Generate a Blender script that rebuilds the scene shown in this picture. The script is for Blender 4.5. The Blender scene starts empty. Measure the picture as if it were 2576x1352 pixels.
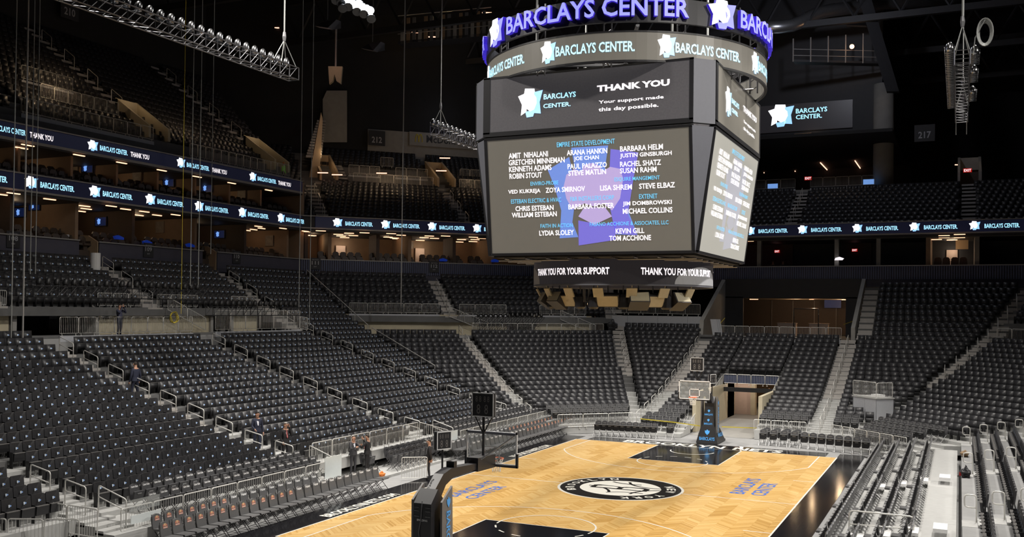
import bpy, bmesh, math, random
import numpy as np
from mathutils import Vector, Matrix
random.seed(7)
rng = np.random.default_rng(7)
S2 = 2 ** .5
sc = bpy.context.scene
COL = sc.collection
# ---------------------------------------------------------------- camera
CAM = np.array([13.655, -41.023, 7.909]); YAW, PIT, ROL, FPX, PYS = .43545, .00961, .01173, 2420.9, 79.9
cy_, sy_, cp_, sp_, cr_, sr_ = math.cos(YAW), math.sin(YAW), math.cos(PIT), math.sin(PIT), math.cos(ROL), math.sin(ROL)
FW = np.array([-sy_ * cp_, cy_ * cp_, sp_]); R0 = np.array([cy_, sy_, 0.]); U0 = np.cross(R0, FW)
RT, UP = cr_ * R0 + sr_ * U0, -sr_ * R0 + cr_ * U0
cd = bpy.data.cameras.new('camera'); cam = bpy.data.objects.new('camera', cd); COL.objects.link(cam)
cd.sensor_fit = 'HORIZONTAL'; cd.sensor_width = 36; cd.lens = 36 * FPX / 2576; cd.shift_y = PYS / 2576
cd.clip_start = .5; cd.clip_end = 400
cam.matrix_world = Matrix(((RT[0], UP[0], -FW[0], CAM[0]), (RT[1], UP[1], -FW[1], CAM[1]), (RT[2], UP[2], -FW[2], CAM[2]), (0, 0, 0, 1)))
sc.camera = cam
# survey helper: where the sight line through a point of the photograph meets a known plane of the building
def ray(u, v): return FW + RT * (u - 1288) / FPX - UP * (v - 676 - PYS) / FPX
def onplane(u, v, n, k):
    r = ray(u, v); n = np.array(n, float); return CAM + r * ((k - CAM @ n) / (r @ n))
def onx(u, v, x): return onplane(u, v, (1, 0, 0), x)
def ony(u, v, y): return onplane(u, v, (0, 1, 0), y)
def onz(u, v, z): return onplane(u, v, (0, 0, 1), z)
# ---------------------------------------------------------------- light
w = bpy.data.worlds.new('world'); sc.world = w; w.use_nodes = True
w.node_tree.nodes['Background'].inputs[0].default_value = (.55, .6, .8, 1); w.node_tree.nodes['Background'].inputs[1].default_value = .004
sc.view_settings.view_transform = 'Standard'; sc.view_settings.look = 'None'; sc.view_settings.gamma = 1
sc.view_settings.use_curve_mapping = False; sc.view_settings.exposure = 0
def spot(x, y, z, tx, ty, power, angle, blend, r=.6, col=(1, .95, .88)):
    l = bpy.data.lights.new('sports_light', 'SPOT'); l.energy = power; l.spot_size = math.radians(angle); l.spot_blend = blend
    l.shadow_soft_size = r; l.color = col
    o = bpy.data.objects.new('sports_light', l); COL.objects.link(o); o.location = (x, y, z)
    o.rotation_euler = (Vector((tx, ty, 0)) - Vector((x, y, z))).to_track_quat('-Z', 'Y').to_euler()
for x, y, tx, ty in ((-17, -14, -3, -9), (-17, 12, -3, 7), (17, -14, 3, -9), (17, 12, 3, 7), (-8, 0, 0, 0), (8, 0, 0, 0)):
    spot(x, y, 29, tx, ty, 20000, 92, .85)
spot(-6, 12, 29, -10, 24, 15000, 76, .9); spot(8, 12, 29, 6, 24, 15000, 76, .9)
spot(-4, -12, 29, -18, -8, 13000, 62, .9); spot(14, -26, 29, 15, 2, 4500, 70, .9)
spot(46, -8, 31, 0, -4, 26000, 46, .8); spot(46, 16, 31, -4, 8, 22000, 46, .8)
spot(-2, 4, 29.5, -27, 24, 11000, 56, .9); spot(-4, -12, 29.5, -31, 0, 11000, 56, .9); spot(2, -6, 30, 2, 38, 4500, 40, .9)  # extra spots added to brighten the walkways and the end wall
def area(x, y, z, sx, sy, power, col=(1, .72, .45), rz=0):
    l = bpy.data.lights.new('box_light', 'AREA'); l.shape = 'RECTANGLE'; l.size = sx; l.size_y = sy; l.energy = power; l.color = col
    o = bpy.data.objects.new('box_light', l); COL.objects.link(o); o.location = (x, y, z); o.rotation_euler = (0, 0, rz)
# ---------------------------------------------------------------- materials
def mat(name, col, rough=.6, metal=0, emit=None, es=1., var=.0, scale=8., bump=0., spec=.5, stretch=(1, 1, 1), rnd=0.):
    m = bpy.data.materials.new(name); m.use_nodes = True; nt = m.node_tree; b = nt.nodes['Principled BSDF']
    b.inputs['Base Color'].default_value = (*col, 1); b.inputs['Roughness'].default_value = rough; b.inputs['Metallic'].default_value = metal
    b.inputs['Specular IOR Level'].default_value = spec
    if emit: b.inputs['Emission Color'].default_value = (*emit, 1); b.inputs['Emission Strength'].default_value = es
    if var or bump or rnd:
        g = nt.nodes.new('ShaderNodeNewGeometry'); mp = nt.nodes.new('ShaderNodeMapping'); mp.inputs['Scale'].default_value = stretch
        n = nt.nodes.new('ShaderNodeTexNoise'); n.inputs['Scale'].default_value = scale; n.inputs['Detail'].default_value = 4
        nt.links.new(g.outputs['Position'], mp.inputs[0]); nt.links.new(mp.outputs[0], n.inputs[0])
        if var or rnd:
            h = nt.nodes.new('ShaderNodeHueSaturation'); h.inputs['Color'].default_value = (*col, 1)
            mr = nt.nodes.new('ShaderNodeMapRange'); mr.inputs[3].default_value = 1 - var; mr.inputs[4].default_value = 1 + var
            nt.links.new(n.outputs[0], mr.inputs[0])
            src = mr.outputs[0]
            if rnd:
                oi = nt.nodes.new('ShaderNodeObjectInfo'); m2 = nt.nodes.new('ShaderNodeMapRange'); m2.inputs[3].default_value = 1 - rnd; m2.inputs[4].default_value = 1 + rnd
                mu = nt.nodes.new('ShaderNodeMath'); mu.operation = 'MULTIPLY'
                nt.links.new(oi.outputs['Random'], m2.inputs[0]); nt.links.new(m2.outputs[0], mu.inputs[0]); nt.links.new(src, mu.inputs[1]); src = mu.outputs[0]
            nt.links.new(src, h.inputs['Value']); nt.links.new(h.outputs[0], b.inputs['Base Color'])
        if bump:
            bp = nt.nodes.new('ShaderNodeBump'); bp.inputs['Strength'].default_value = bump; bp.inputs['Distance'].default_value = .02
            nt.links.new(n.outputs[0], bp.inputs['Height']); nt.links.new(bp.outputs[0], b.inputs['Normal'])
    return m
M = {}
def A(k, *a, **kw): M[k] = mat(k, *a, **kw)
A('concrete', (.30, .29, .27), .8, var=.2, scale=1.5, bump=.1)
A('floor_gray', (.30, .30, .30), .7, var=.15, scale=2)
A('alum', (.44, .44, .43), .55, var=.12, scale=4)
A('tread', (.13, .13, .13), .85, var=.2, scale=2)
A('stair', (.40, .38, .36), .75, var=.15, scale=3)
A('nosing', (.60, .58, .54), .6, var=.1)
A('cream', (.52, .46, .33), .8, var=.12, scale=2)
A('tan', (.48, .36, .23), .75, var=.12, scale=2)
A('graypanel', (.42, .43, .46), .6, var=.08)
A('seatback', (.028, .028, .031), .42, var=.15, scale=20, rnd=.16)
A('seatpan', (.022, .022, .024), .55, var=.15, scale=20)
A('seatrim', (.11, .105, .10), .5, var=.1)
A('seatblack', (.016, .016, .018), .5, var=.1)
A('pad', (.12, .12, .122), .38, var=.12, scale=25, rnd=.1)
A('padmid', (.066, .066, .070), .4, var=.12, scale=25, rnd=.1)
A('chairframe', (.09, .09, .095), .35, .6, var=.1)
A('chairgray', (.33, .33, .33), .4, .4, var=.1)
A('white', (.82, .82, .82), .5, var=.04)
A('redlogo', (.50, .20, .14), .6, var=.1)
A('pinklogo', (.66, .42, .36), .6, var=.1)
A('yellowlogo', (.72, .50, .25), .6, var=.1)
A('bluelogo', (.10, .26, .75), .5, var=.05)
A('dotblue', (.30, .50, .95), .3, var=.05)
A('dotwhite', (.80, .90, 1), .3, var=.05)
A('steel', (.66, .65, .62), .38, .25, var=.06)
A('darksteel', (.22, .22, .23), .5, .5, var=.1)
A('truss', (.13, .13, .14), .35, .8, var=.15, scale=12)
A('blacktruss', (.012, .012, .013), .5, var=.1)
A('chrome', (.30, .30, .31), .22, .95, var=.1, scale=12)
A('cable', (.34, .35, .34), .5, .3, var=.1)
A('yellow', (.62, .50, .05), .6, var=.1)
A('wallnavy', (.075, .072, .10), .7, var=.15, scale=2)
A('corrugated', (.10, .115, .20), .6, var=.12, scale=2)
A('charcoal', (.030, .030, .034), .6, var=.2, scale=2)
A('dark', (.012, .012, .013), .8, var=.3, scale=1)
A('roof', (.016, .016, .018), .85, var=.4, scale=.6)
A('rail', (.35, .34, .33), .5, .3, var=.1)
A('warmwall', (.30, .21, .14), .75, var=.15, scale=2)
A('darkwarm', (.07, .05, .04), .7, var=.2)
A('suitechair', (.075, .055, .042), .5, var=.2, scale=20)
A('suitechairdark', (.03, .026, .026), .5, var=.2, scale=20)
A('wood', (.24, .12, .045), .45, var=.25, scale=3, stretch=(6, 6, .6))
A('duct', (.45, .45, .47), .3, .9, var=.15, scale=6)
A('frameblk', (.02, .02, .023), .4, var=.1)
A('framegray', (.14, .145, .17), .45, var=.06)
A('screen', (.17, .16, .14), .35, emit=(1, .93, .8), es=.06, var=.04, scale=3)
A('screensidelit', (.17, .16, .14), .35, emit=(1, .98, .88), es=.34, var=.03, scale=3)  # copy of screen; light caught by the side face put into its glow
A('emb3lit', (.2, .2, .2), .5, emit=(.62, .62, .72), es=.55, var=.03)  # paler side artwork, the washing-out by light put into its colour
A('screendim', (.045, .04, .04), .35, emit=(.9, .85, 1), es=.012, var=.2, scale=20)
A('ribbon', (.008, .008, .013), .35, emit=(.3, .35, 1), es=.012, var=.1)
A('txtwhite', (.8, .8, .8), .5, emit=(1, .93, .97), es=1.0, var=.02)
A('txtcyan', (.1, .4, .6), .5, emit=(.16, .62, 1), es=.85, var=.02)
A('txtice', (.5, .7, .8), .5, emit=(.36, .76, 1), es=1.35, var=.02)
A('txtviolet', (.2, .2, .8), .5, emit=(.38, .40, 1), es=.8, var=.02)
A('letterside', (.05, .03, .5), .5, emit=(.06, .03, .75), es=.5, var=.02)
A('embwhite', (.8, .8, .8), .5, emit=(.96, .98, 1), es=1.5, var=.02)
A('embblue', (.4, .6, .9), .5, emit=(.30, .60, 1), es=1.2, var=.02)
A('emb2blue', (.2, .3, .6), .5, emit=(.10, .19, .62), es=.8, var=.05)
A('emb2violet', (.2, .2, .6), .5, emit=(.13, .10, .55), es=.8, var=.05)
A('emb2lilac', (.4, .35, .6), .5, emit=(.40, .30, .58), es=.8, var=.05)
A('emb2pale', (.2, .2, .3), .5, emit=(.24, .24, .42), es=.7, var=.05)
A('lampwarm', (1, .8, .6), .5, emit=(1, .50, .28), es=2.6, var=.02)
A('lamptube', (1, .8, .7), .5, emit=(1, .5, .32), es=2.5, var=.02)
A('floodlamp', (1, 1, 1), .5, emit=(.95, 1, .97), es=22, var=.02)
A('exitred', (.3, .01, .01), .5, emit=(1, .03, .02), es=.35, var=.02)
A('tvglow', (.01, .02, .06), .4, emit=(.03, .07, .3), es=.10, var=.3, scale=4)
A('courtcyan', (.08, .36, .80), .5, var=.05)
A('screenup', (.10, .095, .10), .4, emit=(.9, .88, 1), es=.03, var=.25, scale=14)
A('tvpic', (.1, .2, .5), .4, emit=(.22, .45, 1), es=.8, var=.3, scale=9)
A('bluecloth', (.01, .06, .5), .6, emit=(.01, .08, .8), es=.10, var=.2)
A('photo', (.30, .27, .23), .6, var=.5, scale=3, bump=.0)
A('photoframe', (.30, .25, .20), .5, var=.1)
A('courtblack', (.010, .010, .012), .12, var=.25, scale=1.5)
A('courtwhite', (.85, .83, .76), .25, var=.03)
A('courtink', (.016, .014, .013), .2, var=.1)
A('courtblue', (.075, .18, .62), .3, var=.05)
A('rimorange', (.85, .16, .05), .4, var=.05)
A('net', (.85, .83, .78), .8, var=.05)
A('padblack', (.022, .022, .024), .42, var=.15, scale=6, bump=.05)
A('padgray', (.16, .15, .145), .5, var=.1)
A('skin', (.50, .28, .19), .6, var=.08)
A('hairdark', (.02, .014, .01), .7, var=.2)
A('hairgray', (.30, .28, .26), .7, var=.2)
A('suitnavy', (.018, .022, .045), .8, var=.15, scale=30)
A('suitdark', (.016, .015, .017), .8, var=.15, scale=30)
A('suitgray', (.045, .044, .050), .8, var=.15, scale=30)
A('shirt', (.65, .66, .72), .8, var=.05)
A('shirtblue', (.08, .085, .14), .8, var=.1)
A('shirtyellow', (.60, .52, .30), .8, var=.05)
A('khaki', (.30, .26, .22), .8, var=.05)
A('hiviz', (.20, .60, .05), .7, emit=(.2, .8, .05), es=.05, var=.1)
A('orange', (.75, .22, .04), .6, var=.2)
A('redcloth', (.35, .02, .02), .8, var=.1)
A('tie', (.45, .10, .10), .7, var=.2)
A('shoe', (.02, .016, .013), .4, var=.1)
A('paper', (.75, .80, .80), .6, var=.04)
A('bluesheet', (.03, .045, .11), .5, var=.5, scale=5)
A('tunnelwall', (.62, .48, .40), .8, var=.06)
A('brown', (.28, .19, .11), .7, var=.3)
A('tanlamp', (.48, .42, .28), .45, var=.1)
def glassmat():
    m = bpy.data.materials.new('clear_glass'); m.use_nodes = True; nt = m.node_tree; b = nt.nodes['Principled BSDF']
    b.inputs['Base Color'].default_value = (.8, .85, .85, 1); b.inputs['Roughness'].default_value = .05; b.inputs['Alpha'].default_value = .16
    return m
M['glass'] = glassmat()
def courtmat():
    m = bpy.data.materials.new('court_maple'); m.use_nodes = True; nt = m.node_tree; N = nt.nodes.new; L = nt.links.new; b = nt.nodes['Principled BSDF']
    g = N('ShaderNodeNewGeometry'); sx = N('ShaderNodeSeparateXYZ'); L(g.outputs['Position'], sx.inputs[0])
    def math_(op, a, bb=None):
        n = N('ShaderNodeMath'); n.operation = op
        for k, q in enumerate((a, bb)):
            if q is None: continue
            if isinstance(q, (int, float)): n.inputs[k].default_value = q
            else: L(q, n.inputs[k])
        return n.outputs[0]
    band = math_('FLOOR', math_('DIVIDE', sx.outputs[0], .61))
    par = math_('SUBTRACT', math_('MULTIPLY', math_('FLOORED_MODULO', band, 2.), 2.), 1.)   # +-1 per band
    fx = math_('FLOORED_MODULO', sx.outputs[0], .61)
    dia = math_('ADD', sx.outputs[1], math_('MULTIPLY', math_('MULTIPLY', fx, par), .9))        # board coordinate, mitred like herringbone
    bid = math_('FLOOR', math_('DIVIDE', dia, .085))
    wn = N('ShaderNodeTexWhiteNoise'); wn.noise_dimensions = '2D'; cb = N('ShaderNodeCombineXYZ'); L(bid, cb.inputs[0]); L(band, cb.inputs[1]); L(cb.outputs[0], wn.inputs['Vector'])
    big = N('ShaderNodeTexWhiteNoise'); big.noise_dimensions = '2D'; cb2 = N('ShaderNodeCombineXYZ')
    L(math_('FLOOR', math_('DIVIDE', math_('ADD', dia, math_('MULTIPLY', band, 1.37)), 2.3)), cb2.inputs[0]); L(band, cb2.inputs[1]); L(cb2.outputs[0], big.inputs['Vector'])
    v = math_('ADD', math_('MULTIPLY', wn.outputs['Value'], .42), math_('MULTIPLY', big.outputs['Value'], .34))
    gr = N('ShaderNodeTexNoise'); gr.inputs['Scale'].default_value = 5; gr.inputs['Detail'].default_value = 5
    mp = N('ShaderNodeMapping'); mp.inputs['Scale'].default_value = (1, 5, 1); L(g.outputs['Position'], mp.inputs[0]); L(mp.outputs[0], gr.inputs[0])
    v = math_('ADD', v, math_('MULTIPLY', gr.outputs[0], .30))
    cr = N('ShaderNodeValToRGB'); e = cr.color_ramp.elements; e[0].position = .12; e[0].color = (.47, .255, .065, 1); e[1].position = .85; e[1].color = (.78, .535, .225, 1)
    e2 = cr.color_ramp.elements.new(.45); e2.color = (.67, .41, .135, 1)
    L(v, cr.inputs[0]); L(cr.outputs[0], b.inputs['Base Color']); b.inputs['Roughness'].default_value = .22; b.inputs['Specular IOR Level'].default_value = .35
    return m
M['court'] = courtmat()
# ---------------------------------------------------------------- mesh building
class MB:
    def __init__(s): s.v = []; s.f = []; s.m = []
    def add(s, vs, fs, m=0):
        o = len(s.v); s.v.extend([tuple(map(float, q)) for q in vs]); s.f.extend([tuple(o + i for i in f) for f in fs]); s.m.extend([m] * len(fs)); return s
    def par(s, o, a, b, c, m=0):          # parallelepiped from corner o with edges a b c
        o, a, b, c = (np.array(q, float) for q in (o, a, b, c))
        if np.dot(np.cross(a, b), c) < 0: a, b = b, a
        vs = [o, o + a, o + a + b, o + b, o + c, o + a + c, o + a + b + c, o + b + c]
        return s.add(vs, [(3, 2, 1, 0), (4, 5, 6, 7), (0, 1, 5, 4), (1, 2, 6, 5), (2, 3, 7, 6), (3, 0, 4, 7)], m)
    def box(s, x0, x1, y0, y1, z0, z1, m=0): return s.par((x0, y0, z0), (x1 - x0, 0, 0), (0, y1 - y0, 0), (0, 0, z1 - z0), m)
    def prism(s, pts, ext, m=0):          # polygon extruded
        pts = [np.array(q, float) for q in pts]; ext = np.array(ext, float); n = len(pts)
        nrm = sum((np.cross(pts[i], pts[(i + 1) % n]) for i in range(n)), np.zeros(3))
        if nrm @ ext > 0: pts = pts[::-1]
        fs = [tuple(range(n)), tuple(range(2 * n - 1, n - 1, -1))] + [(i, i + n, (i + 1) % n + n, (i + 1) % n) for i in range(n)]
        return s.add(pts + [q + ext for q in pts], fs, m)
    def tube(s, pts, r, n=6, m=0, closed=False, caps=True):
        P = [np.array(q, float) for q in pts]; k = len(P); rs = r if hasattr(r, '__len__') else [r] * k; rings = []; up = None
        for i in range(k):
            a = P[(i - 1) % k] if (closed or i > 0) else P[i]; b = P[(i + 1) % k] if (closed or i < k - 1) else P[i]
            d = b - a; d = d / (np.linalg.norm(d) + 1e-9)
            if up is None: up = np.array([0, 0, 1.]) if abs(d[2]) < .9 else np.array([0, 1., 0])
            x = np.cross(up, d); nx = np.linalg.norm(x)
            if nx < 1e-6: up = np.array([1., 0, 0]); x = np.cross(up, d); nx = np.linalg.norm(x)
            x /= nx; y = np.cross(d, x); up = y
            rings.append([P[i] + rs[i] * (math.cos(t) * x + math.sin(t) * y) for t in np.arange(n) * 2 * math.pi / n])
        fs = []
        for i in range(k if closed else k - 1):
            j = (i + 1) % k
            fs += [(i * n + q, i * n + (q + 1) % n, j * n + (q + 1) % n, j * n + q) for q in range(n)]
        if caps and not closed: fs += [tuple(range(n - 1, -1, -1)), tuple(range((k - 1) * n, k * n))]
        return s.add([q for rg in rings for q in rg], fs, m)
    def quad(s, a, b, c, d, m=0): return s.add([a, b, c, d], [(0, 1, 2, 3)], m)
    def mesh(s, name, mats, smooth=False):
        me = bpy.data.meshes.new(name); me.from_pydata(s.v, [], s.f)
        for q in (mats if isinstance(mats, (list, tuple)) else [mats]): me.materials.append(M[q])
        if len(set(s.m)) > 1: me.polygons.foreach_set('material_index', s.m)
        if smooth: me.polygons.foreach_set('use_smooth', [True] * len(s.f))
        me.update(); return me
    def build(s, name, mats, parent=None, smooth=False): return ob(name, s.mesh(name, mats, smooth), parent)
def ob(name, me, parent=None, loc=None):
    o = bpy.data.objects.new(name, me); COL.objects.link(o)
    if parent is not None: o.parent = parent
    if loc is not None: o.location = loc
    return o
def tag(o, label, cat, group=None, kind=None):
    if label: o['label'] = label
    if cat: o['category'] = cat
    if group: o['group'] = group
    if kind: o['kind'] = kind
    return o
def thing(name, label, cat, loc=(0, 0, 0), rz=0, group=None, kind=None):
    o = ob(name, None); o.location = loc; o.rotation_euler = (0, 0, rz); o.empty_display_size = .1
    return tag(o, label, cat, group, kind)
def struct(o): o['kind'] = 'structure'; return o
def stuff(o): o['kind'] = 'stuff'; return o
def dup(root, kids, loc, rz, label, group):
    r = root.copy(); COL.objects.link(r); r.location = loc; r.rotation_euler = (0, 0, rz); r['label'] = label; r['group'] = group
    for ch, sub in kids:
        c = ch.copy(); COL.objects.link(c); c.parent = r
        for q in sub:
            d = q.copy(); COL.objects.link(d); d.parent = c
    return r
def kidsof(root): return [(c, list(c.children)) for c in root.children]
def rrect(w, h, r, n=4, z0=0):
    pts = []
    for cx, cz, a in ((w / 2 - r, h - r, 0), (-w / 2 + r, h - r, 90), (-w / 2 + r, r, 180), (w / 2 - r, r, 270)):
        pts += [(cx + r * math.cos(math.radians(a + 90 * k / n)), cz + z0 + r * math.sin(math.radians(a + 90 * k / n))) for k in range(n + 1)]
    return pts
ONES = ['', 'first', 'second', 'third', 'fourth', 'fifth', 'sixth', 'seventh', 'eighth', 'ninth', 'tenth', 'eleventh', 'twelfth', 'thirteenth', 'fourteenth', 'fifteenth',
        'sixteenth', 'seventeenth', 'eighteenth', 'nineteenth', 'twentieth']
TENS = {20: 'twenty', 30: 'thirty', 40: 'forty', 50: 'fifty', 60: 'sixty'}
def nth(n):
    if n <= 20: return ONES[n]
    t = n // 10 * 10
    return TENS[t][:-1] + 'ieth' if n == t else TENS[t] + '-' + ONES[n - t]
# ---------------------------------------------------------------- lettering
_tc = {}
def textgeo(body, bold=.012, shear=0., spacing=1.):
    k = (body, bold, shear, spacing)
    if k in _tc: return _tc[k]
    c = bpy.data.curves.new('t', 'FONT'); c.body = body; c.offset = bold; c.shear = shear; c.space_character = spacing; c.resolution_u = 2; c.fill_mode = 'FRONT'
    o = bpy.data.objects.new('t', c); COL.objects.link(o)
    dg = bpy.context.evaluated_depsgraph_get(); me = bpy.data.meshes.new_from_object(o.evaluated_get(dg))
    V = np.zeros(len(me.vertices) * 3); me.vertices.foreach_get('co', V); V = V.reshape(-1, 3)[:, :2]
    F = [tuple(p.vertices) for p in me.polygons]
    bpy.data.objects.remove(o); bpy.data.curves.remove(c); bpy.data.meshes.remove(me)
    V = (V - V.min(0)) / (V.max(0) - V.min(0)); _tc[k] = (V, F); return _tc[k]
def boundary(F):
    e = {}
    for f in F:
        for a, b in zip(f, f[1:] + f[:1]): e[(a, b)] = 1
    return [(a, b) for (a, b) in e if (b, a) not in e]
class Frame:                              # flat panel: origin, u axis, v axis (unit), outward normal
    def __init__(s, O, U, V):
        s.O, s.U, s.V = (np.array(q, float) for q in (O, U, V)); s.U /= np.linalg.norm(s.U); s.V /= np.linalg.norm(s.V); s.N = np.cross(s.U, s.V)
    def at(s, u, v, d=0.): return s.O + s.U * u + s.V * v + s.N * d
    def px(s, a, b):                      # local coordinates of a photo point on this plane
        q = onplane(a, b, s.N, s.O @ s.N) - s.O; return float(q @ s.U), float(q @ s.V)
class Ring:                               # cylinder facing outwards, u runs along the arc
    def __init__(s, R, z0): s.R, s.z0 = R, z0
    def at(s, u, v, d=0.):
        t = u / s.R - math.pi / 2; return np.array([(s.R + d) * math.cos(t), (s.R + d) * math.sin(t), s.z0 + v])
def addtext(mb, body, fr, u0, u1, v0, v1, d=.012, m=0, thick=0., sm=None, **kw):
    V, F = textgeo(body, **kw)
    P = [fr.at(u0 + (u1 - u0) * a, v0 + (v1 - v0) * b, d + thick) for a, b in V]
    mb.add(P, F, m)
    if thick:
        Q = [fr.at(u0 + (u1 - u0) * a, v0 + (v1 - v0) * b, d) for a, b in V]; n = len(P)
        mb.add(P + Q, [(b, a, a + n, b + n) for a, b in boundary(F)], m if sm is None else sm)
    return mb
EMB = [([(.28, 1), (.66, .97), (.70, .75), (.66, .3), (.25, .3), (.24, .8)], 0), ([(0, .75), (.27, .83), (.35, .6), (.35, .2), (.12, .08), (.16, .45)], 0),
       ([(.66, .85), (1, .90), (.88, .5), (.93, .1), (.62, .14), (.6, .6)], 1), ([(.30, .2), (.7, .25), (.62, .02), (.36, 0)], 1),
       ([(.45, .78), (.62, .80), (.74, .66), (.76, .48), (.66, .26), (.5, .2), (.36, .3), (.32, .5), (.36, .7)], 2)]
def addemblem(mb, fr, u0, u1, v0, v1, d=.012, mw=0, mb_=1, thick=0., ms=None):
    for k, (pts, m) in enumerate(EMB):
        lift = {0: 0, 1: .004, 2: .008}[m]
        ar = sum(pts[i][0] * pts[(i + 1) % len(pts)][1] - pts[(i + 1) % len(pts)][0] * pts[i][1] for i in range(len(pts)))
        if ar < 0: pts = pts[::-1]
        P = [fr.at(u0 + (u1 - u0) * a, v0 + (v1 - v0) * b, d + thick + lift) for a, b in pts]; n = len(P)
        mi = mb_ if m == 1 else mw
        mb.add(P, [tuple(range(n))], mi)
        if thick and m != 2:
            Q = [fr.at(u0 + (u1 - u0) * a, v0 + (v1 - v0) * b, d) for a, b in pts]
            mb.add(P + Q, [((i + 1) % n, i, i + n, (i + 1) % n + n) for i in range(n)], mi if ms is None else ms)
    return mb
# ---------------------------------------------------------------- the seating bowl: five straight sides of an octagon, row i of each side
ZD = np.array([1.63, 1.81, 1.99, 2.18, 2.43, 2.68, 2.94, 3.2, 3.46, 3.73, 4.0, 4.27, 4.54, 4.83, 5.13, 5.44, 5.74, 6.05, 6.37, 6.69] + [7.03 + .47 * k for k in range(12)])
def tr(i):
    if i < 0: return max(.95 + .18 * i, .06)
    return float(np.interp(i, range(len(ZD)), ZD)) - .68
def fpos(side, i, s, off=0.):             # off = metres towards the court
    d = .838 * i - off; q = 1.41421
    if side == 'L': return np.array([-12.94 - d, s, 0])
    if side == 'E': return np.array([s, 22.2 + d, 0])
    if side == 'R': return np.array([14.5 + d, s, 0])
    if side == 'C': K = 28.6 + q * d; return np.array([(s * S2 - K) / 2, (s * S2 + K) / 2, 0])
    K = 31.5 + q * d; return np.array([(K + s * S2) / 2, (K - s * S2) / 2, 0])
TAN = {'L': (0, 1, 0), 'E': (1, 0, 0), 'R': (0, 1, 0), 'C': (1 / S2, 1 / S2, 0), 'Q': (1 / S2, -1 / S2, 0)}
FACE = {'L': (1, 0, 0), 'E': (0, -1, 0), 'R': (-1, 0, 0), 'C': (1 / S2, -1 / S2, 0), 'Q': (-1 / S2, -1 / S2, 0)}
RZ = {'L': math.pi / 2, 'E': 0, 'R': -math.pi / 2, 'C': math.pi / 4, 'Q': -math.pi / 4}
MIT = {('L', 1): lambda i: 15.66 + .347 * i, ('C', 0): lambda i: 1.923 - .347 * i, ('C', 1): lambda i: 11.17 + .347 * i, ('E', 0): lambda i: -6.4 - .347 * i,
       ('E', 1): lambda i: 9.3 + .347 * i, ('Q', 0): lambda i: -9.12 - .347 * i, ('Q', 1): lambda i: -1.77 + .347 * i, ('R', 1): lambda i: 17 + .347 * i}
def slab(mb, side, i0, i1, s0, s1, z0, z1, m=0):   # block of the stand between row coordinates i0 (court side) and i1; s0/s1 numbers or mitre functions
    f = lambda s, i: s(i) if callable(s) else s
    P = [fpos(side, i0, f(s0, i0)), fpos(side, i0, f(s1, i0)), fpos(side, i1, f(s1, i1)), fpos(side, i1, f(s0, i1))]
    P = [q + np.array([0, 0, z0]) for q in P]; return mb.prism(P, (0, 0, z1 - z0), m)
def pj(P):
    d = np.asarray(P, float) - CAM; z = d @ FW; return 1288 + FPX * (d @ RT) / z, 676 + PYS - FPX * (d @ UP) / z, z
# ================================================================ SETTING
fl = struct(MB().box(-60, 60, -60, 75, -.3, -.02).build('floor', 'floor_gray'))
struct(MB().box(-62, 62, -62, 92, 41, 41.4).build('ceiling', 'roof'))
struct(MB().box(-62.4, -62, -62, 92, -.3, 41).build('wall_left', 'dark')); struct(MB().box(62, 62.4, -62, 92, -.3, 41).build('wall_right', 'dark'))
struct(MB().box(-62, 62, 92, 92.4, -.3, 41).build('wall_back', 'dark')); struct(MB().box(-62, 62, -62.4, -62, -.3, 41).build('wall_front', 'dark'))
# ---- court: maple panels, black apron boards, painted lines
fc = struct(ob('floor_court', None)); fc.empty_display_size = .1
def panel_mesh(nm, w, l, m):
    b = MB(); e = .0012; pts = [(-w / 2 + e, -l / 2 + e), (w / 2 - e, -l / 2 + e), (w / 2 - e, l / 2 - e), (-w / 2 + e, l / 2 - e)]
    return b.prism([(x, y, -.02) for x, y in pts], (0, 0, .02)).mesh(nm, m)
PL = 28.65 / 11
pm = panel_mesh('parquet_panel', .61, PL, 'court'); pe = panel_mesh('parquet_edge', .30, PL, 'court')
for k in range(-12, 12):
    for j in range(11): ob('parquet_panel', pm, fc, ((k + .5) * .61, -14.325 + (j + .5) * PL, 0))
for sx in (-1, 1):
    for j in range(11): ob('parquet_panel', pe, fc, (sx * 7.47, -14.325 + (j + .5) * PL, 0))
fa = struct(ob('floor_apron', None)); fa.empty_display_size = .1
ab = panel_mesh('apron_board', .34, 3.18, 'courtblack'); ab2 = panel_mesh('apron_end', 2.0, .42, 'courtblack')
for sx in (-1, 1):
    for k in range(4):
        for j in range(10): ob('apron_board', ab, fa, (sx * (7.62 + .17 + .34 * k), -14.31 + (j + .5) * 3.18 - 1.6, 0))
for k in range(9):
    for j in range(4): ob('apron_board', ab2, fa, (-8.0 + 2 * k, 14.325 + .21 + .42 * j + (.0 if abs(k - 4) < 4 else 1.3), 0)) if abs(k - 4) < 4 else None
def flat(nm, mb, mtl): return mb.build(nm, mtl, fc)
class FloorFrame(Frame): pass
FF = Frame((0, 0, 0), (1, 0, 0), (0, 1, 0))
ZL = .004
def strip(mb, pts, wd, z=ZL, closed=False, m=0):
    P = [np.array(q, float) for q in pts]; n = len(P); Lf, Rt = [], []
    for i in range(n):
        a = P[(i - 1) % n] if (closed or i) else P[i]; b = P[(i + 1) % n] if (closed or i < n - 1) else P[i]
        t = (b - a) / np.linalg.norm(b - a); nn = np.array([-t[1], t[0]]) * wd / 2; Lf.append(P[i] + nn); Rt.append(P[i] - nn)
    vs = [(*q, z) for q in Rt] + [(*q, z) for q in Lf]
    fs = [(i, (i + 1) % n, (i + 1) % n + n, i + n) for i in range(n if closed else n - 1)]
    return mb.add(vs, fs, m)
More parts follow.
